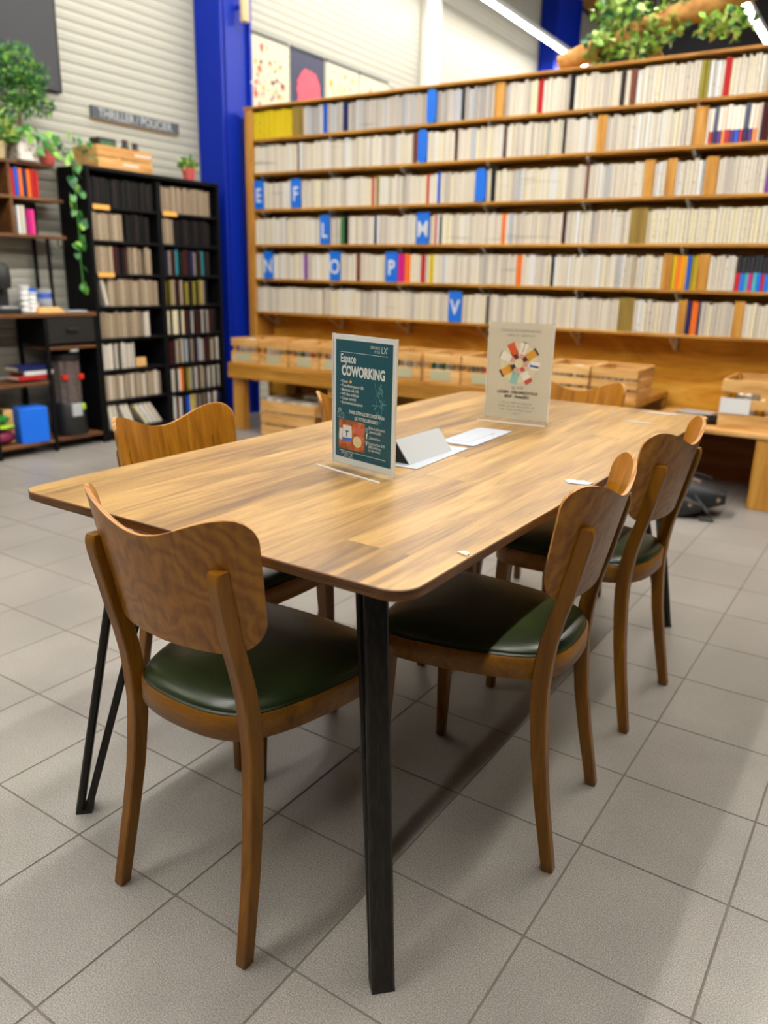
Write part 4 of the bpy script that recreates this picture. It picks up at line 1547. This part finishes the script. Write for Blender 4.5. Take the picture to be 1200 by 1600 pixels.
ORD8 = ['top', 'second', 'third', 'fourth', 'fifth', 'sixth', 'seventh', 'bottom']
for (c_, r_), runs in BCB.items():
    y0 = 2.625 + (T_ if c_ == 0 else BW / 2 + T_ * .9)
    z_ = SH[7 - r_]
    cnt = 0
    for a, b, pal in runs:
        y = y0 + a * CW + .004
        k = 0
        while y < y0 + b * CW - .01:
            th = R.uniform(.02, .032)
            cc = pal[k % len(pal)]
            cn = CN.get(cc, cc.replace('_b', '').replace('_c', ''))
            cname = 'left' if c_ == 0 else 'right'
            cnt += 1
            place_book(cc, (-4.145 + R.uniform(-.006, .006), y + th / 2, z_), (th, .12, R.uniform(.165, .182)), PI / 2,
                       '%s book, %s from left, %s shelf, %s column of the black bookcase' % (cn, nth(cnt), ORD8[r_], cname), '%s books, %s shelf, %s column of the black bookcase' % (cn, ORD8[r_], cname), name='bookcase_book')
            y += th + .001
            k += 1
# leaning books
y0 = 2.625 + T_


def lean(y, z_, c, th, h, ang, lab, grp):
    # leaning towards -y at the top: base further along +y
    o = place_book(c, (-4.145, y, z_), (th, .12, h), PI / 2, lab, grp, name='bookcase_book')
    o.rotation_euler = Matrix.Rotation(ang, 3, 'X').to_4x4().to_euler() if False else (Matrix.Rotation(ang, 3, 'X') @ Matrix.Rotation(PI / 2, 3, 'Z')).to_euler()
    return o


lean(y0 + .085, SH[4] + .004, 'cream_b', .03, .178, .20, 'cream book leaning at the left end of the fourth shelf of the black bookcase', None)
lean(y0 + .06, SH[0] + .004, 'cream_c', .035, .18, .16, 'off-white book leaning left on the bottom shelf of the black bookcase', 'leaning books on the bottom shelf')
lean(y0 + .10, SH[0] + .004, 'cream_b', .035, .18, .17, 'pale beige book leaning left on the bottom shelf of the black bookcase', 'leaning books on the bottom shelf')
for k in range(2):
    lean(y0 + .20 + k * .037, SH[0] + .006, 'cream_c', .032, .18, .38, '%s off-white book of the tilted pair on the bottom shelf of the black bookcase' % ('left', 'right')[k], 'tilted pair on the bottom shelf')
for k in range(4):
    lean(y0 + .36 + k * .042, SH[0] + .010, ['ivory', 'white', 'cream_c', 'cream_b'][k], .03, .18, .62, 'pale book, %s of the slumped row of four, bottom shelf of the black bookcase' % nth(k + 1), 'slumped row on the bottom shelf')
tag(MB('tray_wood').cbox(-.01, .01, -.045, .045, 0, .065, .002).build('wooden_plaque', None, (-4.16, y0 + .345, SH[2] + .04 - .0405)), 'small wooden plaque on the sixth shelf of the black bookcase', 'plaque')

# crate with bottles on top of the bookcase
TOPZ = BH + T_
ct = thing('display_crate', 'pale wooden crate with a cut-out handle on top of the black bookcase', 'crate', (-4.14, 2.74, TOPZ + .0005))
for z0, z1 in ((0, .066), (.072, .138)):
    MB('crate_wood_y').cbox(-.012, 0, 0, .45, z0, z1, .0015).build('slat', ct)
    MB('crate_wood_y').cbox(-.26, -.248, 0, .45, z0, z1, .0015).build('slat', ct)
    MB('crate_wood').cbox(-.248, -.012, 0, .012, z0, z1, .0015).build('slat', ct)
    MB('crate_wood').cbox(-.248, -.012, .438, .45, z0, z1, .0015).build('slat', ct)
MB('crate_wood').cbox(-.248, -.012, .012, .438, 0, .008, .001).build('bottom', ct)
MB('black_deep').box(-.16, -.10, -.0008, .0, .088, .11).build('handle_hole', ct)
MB('print_white').box(.0002, .0008, .20, .33, .03, .042).build('stencil', ct)
MB('print_white').box(.0002, .0008, .30, .44, .10, .11).build('stencil', ct)
b = thing('dark_carton', 'flat-topped dark carton standing in the crate on the black bookcase', 'box', (-4.24, 2.87, TOPZ + .009))
MB('black_plastic').cbox(-.05, .05, -.075, .065, 0, .185, .003).build('body', b)
MB('leaf_dark').box(.0502, .0508, -.06, .05, .13, .165).build('label_strip', b)
plain('wine_cap', rgb(70, 18, 22), .45)
for k, (yy, xx, hh) in enumerate(((3.03, -4.22, .195), (3.115, -4.22, .185))):
    b = thing('bottle', ('dark bottle nearer the carton in the crate on the black bookcase', 'dark bottle at the right end of the crate on the black bookcase')[k],
              'bottle', (xx, yy, TOPZ + .009), 0, 'dark bottles in the crate on the bookcase')
    MB('black_deep').lathe([(0, 0), (.031, 0), (.033, .004), (.033, hh * .70), (.029, hh * .78), (.020, hh * .84), (.020, hh * .92), (0, hh * .92)], 16).build('glass', b, smooth=40)
    MB('wine_cap').lathe([(0, hh * .925), (.0215, hh * .925), (.0215, hh), (0, hh)], 12).build('cap', b, smooth=40)


def pot_plant(name, label, loc, pot_mat, r_, h, leaves, leaf_mats, spread, lh, ls, seed, group=None, stuff_=True):
    p = thing(name, label, 'plant', loc, 0, group)
    MB(pot_mat).lathe([(0, 0), (r_ * .74, 0), (r_ * .78, .004), (r_, h * .8), (r_ * 1.08, h * .8), (r_ * 1.08, h), (r_ * .95, h), (r_ * .93, h * .86), (0, h * .86)], 20).build('pot', p, smooth=40)
    MB('soil').lathe([(0, h * .88), (r_ * .92, h * .865)], 16).build('soil', p)
    rg = random.Random(seed)
    f = MB(*leaf_mats)
    for k in range(leaves):
        d = rand_dir(rg)
        d.z = abs(d.z)
        q = rg.random() ** .5
        c = Vector((d.x * spread * q, d.y * spread * q, h + d.z * lh * q))
        leaf_card(f, c, (d + rand_dir(rg) * .6), rand_dir(rg), ls * rg.uniform(.7, 1.2), ls * rg.uniform(.35, .6), rg.randrange(len(leaf_mats)))
    o = f.build('foliage', p)
    if stuff_:
        tag(o, kind='stuff')
    return p


pot_plant('succulent', 'small succulent in a pink pot on top of the black bookcase', (-4.22, 3.60, TOPZ + .0005), 'pot_pink', .048, .09, 90, ['leaf_pale', 'leaf'], .05, .07, .05, 5)

# letter-board sign on the ribbed wall
sgn = thing('genre_sign', 'long dark sign with chalk lettering on the ribbed wall above the black bookcase', 'sign', (WX + .012, 3.33, 2.20))
MB('dark_grey').cbox(-.010, .008, -.39, .39, -.04, .04, .002).build('board', sgn)
MB('tray_wood').cbox(-.0095, .004, -.394, .394, -.045, -.0405, .001).build('frame', sgn)
text('THRILLER / POLICIER.', .082, 'card_white', sgn, (.0088, 0, -.026), (PI / 2, 0, PI / 2), align='CENTER', xscale=.86)
# dark panel upper left
dp = thing('wall_panel', 'large dark grey panel on the ribbed wall at the upper left', 'panel', (WX + .005, 1.35, 2.27))
MB('charcoal_wall').cbox(0, .03, 0, 1.35, 0, 1.1, .003).build('panel_board', dp)
MB('black_plastic').box(.0, .032, 1.3505, 1.362, -.005, 1.105).build('edge_trim', dp)

# ---- posters beyond the shelf
plain('poster_paper', rgb(196, 186, 160), .6)
plain('poster_paper_b', rgb(190, 188, 160), .6)
plain('poster_navy', rgb(34, 36, 66), .6)
plain('coral', rgb(222, 66, 86), .6, vary=.2, scale=12)
inks = ['ink_orange', 'ink_amber', 'ink_red', 'leaf', 'print_grey', 'ink_plum', 'ink_ivory', 'leaf_pale']


def poster(label, y0, y1, z0, z1, mat, marks, seed, mats, big=False):
    p = thing('poster', label, 'poster', (WX + .008, y0, z0), 0, 'posters on the ribbed wall')
    MB(mat).box(-.007, .0, 0, y1 - y0, 0, z1 - z0).build('sheet', p)
    MB('dark_grey').cbox(-.006, .008, -.005, y1 - y0 + .005, z1 - z0, z1 - z0 + .022, .002).build('hanging_rail', p)
    rg = random.Random(seed)
    d = MB(*mats)
    for k in range(marks):
        cy_, cz = rg.uniform(.06, y1 - y0 - .06), rg.uniform(.05, z1 - z0 - .06)
        r1, r2 = rg.uniform(.008, .024), rg.uniform(.01, .03)
        if k < 6:
            r1, r2 = r1 * 1.8, r2 * 1.8
        n_ = 9
        d.add([(.0008 + k * 2e-6, cy_ + r1 * math.cos(2 * PI * i / n_) * rg.uniform(.6, 1), cz + r2 * math.sin(2 * PI * i / n_) * rg.uniform(.6, 1)) for i in range(n_)], [tuple(range(n_))], rg.randrange(len(mats)))
    if big:
        n_ = 40
        w_, h_ = y1 - y0, z1 - z0
        d.add([(.002, w_ * .52 + w_ * .36 * math.cos(2 * PI * i / n_) * rg.uniform(.9, 1.08), h_ * .52 + h_ * .30 * math.sin(2 * PI * i / n_) * rg.uniform(.9, 1.08)) for i in range(n_)], [tuple(range(n_))], 0)
    tag(d.build('print', p), kind='stuff')


poster('pale poster of small drawings beside the blue column above the long bookshelf', 4.53, 5.02, 2.35, 3.05, 'poster_paper', 60, 21, ['ink_orange', 'ink_red', 'ink_amber', 'print_grey', 'ink_plum'])
poster('dark poster with a big coral-pink flower above the long bookshelf', 5.06, 5.53, 2.35, 3.05, 'poster_navy', 0, 22, ['coral', 'leaf'], True)
poster('pale poster of green and yellow drawings right of the coral flower poster', 5.56, 6.06, 2.35, 3.05, 'poster_paper_b', 46, 23, ['leaf', 'ink_amber', 'print_grey', 'leaf_pale'])
poster('pale poster of reddish drawings, farthest right of the four posters', 6.09, 6.58, 2.35, 3.05, 'poster_paper', 46, 24, ['ink_orange', 'ink_skin', 'leaf', 'print_grey'])
tag(MB('dark_grey').cbox(0, .01, 0, .4, 0, .025, .002).build('poster_rail', None, (WX + .003, 6.66, 3.0)), 'short dark hanging rail right of the posters', 'rail')

# ================================================================== DESK AND HUTCH, LEFT
dk = thing('desk_unit', 'dark desk with brown top, drawer and open shelves left of the black bookcase', 'desk', (-4.12, 2.62, 0))
DY = -1.45           # desk runs to the left (towards -y)
DDp = .31
MB('brown_board').cbox(-DDp, 0, DY, 0, .868, .892, .003).build('desk_top', dk)
for y in (-.022, -.40, -.80, DY):
    for x in (-DDp, -.022):
        MB('black_wood').cbox(x, x + .022, y, y + .022, 0, .867, .002).build('leg', dk)
MB('black_wood').cbox(-DDp + .023, -.023, -.395, -.023, .69, .866, .003).build('drawer_box', dk)
dr = MB('black_plastic').cbox(-.022, -.004, -.376, -.024, .70, .862, .003).build('drawer', dk)
MB('black_deep').cbox(-.003, .016, -.245, -.155, .775, .795, .003).build('handle', dr)
MB('brown_board').cbox(-DDp + .023, -.004, DY + .023, -.401, .445, .465, .002).build('shelf', dk)
MB('brown_board').cbox(-DDp + .023, -.004, DY + .023, -.401, .06, .08, .002).build('shelf', dk)
MB('brown_board').cbox(-DDp + .023, -.004, -.377, -.023, .06, .08, .002).build('shelf', dk)
MB('brown_board').cbox(-DDp + .023, -.004, -.377, -.023, .66, .68, .002).build('shelf', dk)

hu = thing('hutch_shelf', 'brown hutch shelf of coloured books standing above the desk', 'shelf', (-4.25, 2.53, .892))
for z_ in (.478, .701, .905):
    MB('brown_board').cbox(-.17, 0, -1.3, -.0 if z_ < .9 else -.05, z_ - .018, z_, .002).build('board', hu)
MB('black_wood').cbox(-.02, 0, -.145, -.125, 0.001, .46, .002).build('upright', hu)
MB('black_wood').cbox(-.17, -.15, -.145, -.125, 0.001, .46, .002).build('upright', hu)
MB('black_wood').cbox(-.02, 0, -1.3, -1.28, 0.001, .46, .002).build('upright', hu)
for y in (-.37, -.85):
    MB('brown_board').cbox(-.165, -.003, y, y + .02, .479, .886, .002).build('partition', hu)
MB('black_deep').box(-.165, -.155, -1.28, -.10, .48, .886).build('back_panel', hu)
MB('black_wood').tube([(-.01, -.06, .455), (-.01, -.06, .415), (-.01, -.04, .405), (-.01, -.03, .42)], .004, 6).build('hook', hu)
for z_, y, pal, lab in ((1.594, 2.19, ['red', 'blue', 'orange', 'navy', 'orange', 'red', 'red'], 'upper'), (1.371, 2.21, ['white', 'cream_b', 'magenta', 'pink'], 'lower'),
                        (1.594, 1.72, ['orange', 'amber', 'dark', 'navy', 'amber'], 'upper'), (1.371, 1.72, ['dark', 'grey', 'dark', 'cream_d', 'dark'], 'lower')):
    for k, c in enumerate(pal):
        th = R.uniform(.02, .03)
        place_book(c, (-4.275, y + th / 2, z_), (th, .12, R.uniform(.15, .172)), PI / 2, '%s book, %s from left, %s board of the brown hutch, %s' % (CN.get(c, c), nth(k + 1), lab, 'right bay' if y > 2.1 else 'left bay'),
                   '%s books on the %s hutch board' % (CN.get(c, c), lab), name='hutch_book')
        y += th + .003 + (.01 if c == 'cream_b' else 0)

# plants on the hutch
HZ = 1.7975
bt = thing('bushy_plant', 'bushy green potted tree on top of the brown hutch, upper left', 'plant', (-4.29, 2.30, HZ))
MB('pot_pattern').cbox(-.065, .065, -.065, .065, 0, .135, .008).build('pot', bt)
MB('soil').box(-.055, .055, -.055, .055, .135, .138).build('soil', bt)
MB('stem').tube([(0, 0, .13), (.005, .005, .25), (-.01, .02, .32), (.01, .03, .42)], [.012, .01, .009, .006], 8).build('trunk', bt)
rg = random.Random(31)
f = MB('leaf_dark', 'leaf_bright', 'leaf')
for cx, cy_, cz, rx, rz_, n_ in ((0, .03, .42, .15, .10, 520), (.02, .10, .50, .11, .07, 300), (-.02, -.10, .50, .13, .08, 320), (.0, .02, .60, .11, .05, 260), (.02, .13, .35, .09, .07, 240), (0, -.02, .30, .10, .06, 200)):
    for k in range(n_):
        d = rand_dir(rg)
        q = rg.random() ** .4
        c = Vector((cx + d.x * rx * .7 * q, cy_ + d.y * rx * q, cz + d.z * rz_ * q))
        leaf_card(f, c, d + rand_dir(rg), rand_dir(rg), rg.uniform(.025, .045), rg.uniform(.010, .018), rg.choice([0, 0, 1, 2]))
tag(f.build('foliage', bt), kind='stuff')
pot_plant('trailing_herb', 'olive-green herb in a beige pot on the brown hutch left of the bushy tree', (-4.31, 2.14, HZ), 'pot_beige', .055, .095, 200, ['leaf_pale', 'olive_leaf'] if 'olive_leaf' in MATS else ['leaf_pale', 'leaf'], .13, .16, .07, 8)
# pothos
po_ = thing('pothos', 'pothos with heart leaves trailing down between the hutch and the black bookcase', 'plant', (-4.30, 2.475, HZ))
MB('pot_pink').lathe([(0, 0), (.04, 0), (.055, .08), (.052, .085), (0, .075)], 16).build('pot', po_, smooth=40)
vine = [(0, .0, .08), (.06, .05, .14), (.10, .09, .10), (.12, .105, -.05), (.115, .10, -.22), (.12, .105, -.40), (.115, .10, -.58), (.12, .105, -.76)]
MB('leaf').tube(vine, .004, 6).build('vine', po_)
MB('leaf').tube([(0, 0, .08), (.10, .16, .12), (.17, .26, .05)], .004, 6).build('vine', po_)
MB('leaf').tube([(0, 0, .08), (.05, -.10, .20), (.08, -.20, .16)], .004, 6).build('vine', po_)


def heart_mesh(mat):
    o = [(0, 0), (.32, -.16), (.5, .1), (.46, .45), (.24, .8), (0, 1.08), (-.24, .8), (-.46, .45), (-.5, .1), (-.32, -.16)]
    b = MB(mat)
    vs = [(0, .35, -.06)] + [(x, y, .10 * abs(x) - .12 * y * y) for x, y in o]
    b.add(vs, [(0, 1 + i, 1 + (i + 1) % len(o)) for i in range(len(o))])
    return b.mesh('heart_leaf', 60)


hm = [heart_mesh('leaf_bright'), heart_mesh('leaf'), heart_mesh('leaf_dark'), heart_mesh('leaf')]
rg = random.Random(5)
for k in range(78):
    if k < 34:
        s = rg.random() ** .8
        i = min(len(vine) - 2, int(s * (len(vine) - 1)))
        a, b = Vector(vine[i]), Vector(vine[i + 1])
        c = a.lerp(b, s * (len(vine) - 1) - i) + Vector((rg.uniform(-.02, .03), rg.uniform(-.045, .045), rg.uniform(-.02, .02)))
    else:
        c = Vector((rg.uniform(-.05, .16), rg.uniform(-.22, .25), rg.uniform(.06, .22)))
    sc = rg.uniform(.035, .055)
    link('leaf', rg.choice(hm), po_, c, rot=(rg.uniform(1.2, 2.2) * -1, rg.uniform(-.5, .5), PI / 2 + rg.uniform(-1, 1)), scale=(sc, sc, sc))

# things on the desk
DZ = .8925
cm = thing('coffee_machine', 'black coffee machine at the left edge on the desk', 'coffee machine', (-4.24, 2.03, DZ))
MB('black_plastic').cbox(-.1, .09, -.10, .07, 0, .035, .006).build('base', cm)
MB('black_plastic').cbox(-.1, -.02, -.09, .06, .036, .23, .01).build('body', cm)
MB('black_deep').lathe([(0, .15), (.055, .15), (.06, .2), (.055, .27), (.03, .30), (0, .305)], 20, (.02, -.01, 0)).build('brew_head', cm, smooth=50)
MB('steel').cbox(-.03, .08, -.06, .05, .0355, .042, .002).build('drip_tray', cm)
for k in range(3):
    c = thing('paper_cup_stack', ('tall white paper cup stack next to the coffee machine', 'white paper cup stack in the middle on the desk', 'short white paper cup stack on the desk')[k], 'cups', ((-4.22, -4.20, -4.24)[k], 2.165 + k * .038, DZ), 0, 'paper cup stacks')
    hh = (.17, .13, .06)[k]
    MB('cup_white').lathe([(0, 0), (.024, 0)] + sum([[(.026 + .006 * (i % 2), hh * i / 10)] for i in range(1, 10)], []) + [(.034, hh), (.031, hh), (0, hh - .05 if hh > .1 else hh - .02)], 16).build('cups', c, smooth=30)
jar = thing('blue_tub', 'blue and white lidded tub on the desk below the hutch', 'tub', (-4.30, 2.36, DZ))
MB('tub_blue').lathe([(0, 0), (.045, 0), (.048, .004), (.048, .12), (0, .12)], 20).build('body', jar, smooth=40)
MB('paper_white').lathe([(.0485, .035), (.0487, .036), (.0487, .085), (.0485, .086)], 20).build('label_band', jar, smooth=40)
MB('paper_white').lathe([(0, .121), (.05, .121), (.05, .145), (0, .147)], 20).build('lid', jar, smooth=40)
tag(MB('box_blue').cbox(-.03, .03, -.03, .03, 0, .15, .003).build('blue_carton', None, (-4.36, 2.29, DZ)), 'dark blue carton behind the lidded tub on the desk', 'box')
tr = thing('wooden_tray', 'pale wooden tray stacked with stirrers at the front of the desk', 'tray', (-4.17, 2.28, DZ))
MB('tray_wood').cbox(-.06, .04, -.09, .11, 0, .012, .003).build('base', tr)
MB('tray_wood').cbox(-.05, .03, -.075, .095, .0125, .026, .003).build('insert', tr)
for k in range(6):
    MB('tray_wood').box(-.045 + k * .012, -.037 + k * .012, -.06, .08, .0265, .036).build('stirrer', tr)
tag(MB('paper_white').cbox(-.05, .05, -.08, .07, 0, .012, .004).build('napkin_pile', None, (-4.18, 2.49, DZ)), 'low pile of white napkins at the right end of the desk', 'napkins')
tag(MB('paper_white').cbox(-.05, .05, -.07, .07, 0, .045, .01).build('napkin_pack', None, (-4.29, 2.245 + .01, DZ)), 'white napkin pack behind the wooden tray on the desk', 'napkins') if False else None

# middle shelf, lower shelf
for k, (c, y, w_) in enumerate((('red', 2.02, .2), ('white', 2.06, .2), ('navy', 2.03, .22))):
    place_book(c, (-4.15, y - w_ / 2 + .11, .4655 + .028 + k * .0285), (.027, .16, w_), PI / 2, '%s book in the flat pile on the desk’s middle shelf' % c, None).rotation_euler = (Matrix.Rotation(PI / 2, 3, 'Z') @ Matrix.Rotation(PI / 2, 3, 'Y')).to_euler()
bx = thing('blue_box', 'bright blue box on the bottom shelf of the desk', 'box', (-4.20, 2.10, .0805), math.radians(-12))
MB('box_blue').cbox(-.08, .08, -.09, .09, 0, .225, .004).build('body', bx)
MB('tray_wood').cbox(-.082, .0, -.16, -.1, .0, .215, .003).build('cardboard_insert', bx)


def soft_bag(name, label, loc, mat, sx__, sy__, sz__, seed):
    rg = random.Random(seed)
    rs = []
    for i in range(7):
        a = i / 6
        w_ = math.sin(PI * (.08 + .84 * a)) ** .5
        rs.append([(sx__ * w_ * math.cos(2 * PI * k / 14) * rg.uniform(.9, 1.08), -sy__ + 2 * sy__ * a, max(0.0005, sz__ + sz__ * w_ * math.sin(2 * PI * k / 14) * rg.uniform(.85, 1.1))) for k in range(14)])
    b = thing(name, label, 'bag', loc)
    MB(mat).rings(rs).build('body', b, smooth=70)
    MB(mat).tube([(0, -sy__ * .3, sz__ * 1.9), (0, 0, sz__ * 2.15), (0, sy__ * .3, sz__ * 1.9)], .006, 6).build('handle', b)
    return b


soft_bag('soft_bag', 'wine-red patterned bag on the bottom shelf of the desk', (-4.25, 1.88, .0805), 'wine_bag', .08, .12, .045, 1)
soft_bag('soft_bag', 'lime green pouch lying on the wine-red bag in the desk', (-4.24, 1.88, .1715 + .004), 'lime', .07, .12, .018, 2)
soft_bag('soft_bag', 'dark green bag on top of the lime pouch in the desk', (-4.25, 1.86, .214 + .002), 'green_bag', .08, .11, .03, 3)

# cylindrical dispenser under the drawer
ds = thing('dispenser', 'tall black and smoky dispenser with red clips under the desk drawer', 'dispenser', (-4.24, 2.42, .0805))
MB('black_plastic').lathe([(0, 0), (.115, 0), (.12, .02), (.105, .2), (.095, .22), (0, .22)], 28).build('base', ds, smooth=40)
col_mb = MB('smoke_plastic')
n_ = 48
rs = []
for z_ in (.2205, .5):
    rs.append([((.088 + (.006 if k % 4 < 2 else 0)) * math.cos(2 * PI * k / n_), (.088 + (.006 if k % 4 < 2 else 0)) * math.sin(2 * PI * k / n_), z_) for k in range(n_)])
col_mb.rings(rs).build('ribbed_column', ds)
MB('black_plastic').lathe([(0, .5005), (.098, .5005), (.10, .51), (.10, .54), (.06, .556), (0, .556)], 28).build('lid', ds, smooth=40)
MB('card_white').cbox(.096, .114, -.045, .03, .13, .215, .003).build('front_plate', ds)
MB('lime').cbox(.09, .108, .04, .06, .17, .21, .003).build('button', ds)
for y in (-.062, .052):
    MB('red_plastic').cbox(.055, .09 + (.012 if y > 0 else .0), y - .012, y + .02, .375, .41, .003).build('clip', ds)
tag(MB('card_white').cbox(-.012, .012, -.03, .03, 0, .018, .003).build('white_note', None, (-4.14, 2.43, .6365 + .004)), 'small white tag on the dispenser lid beneath the drawer', 'tag')
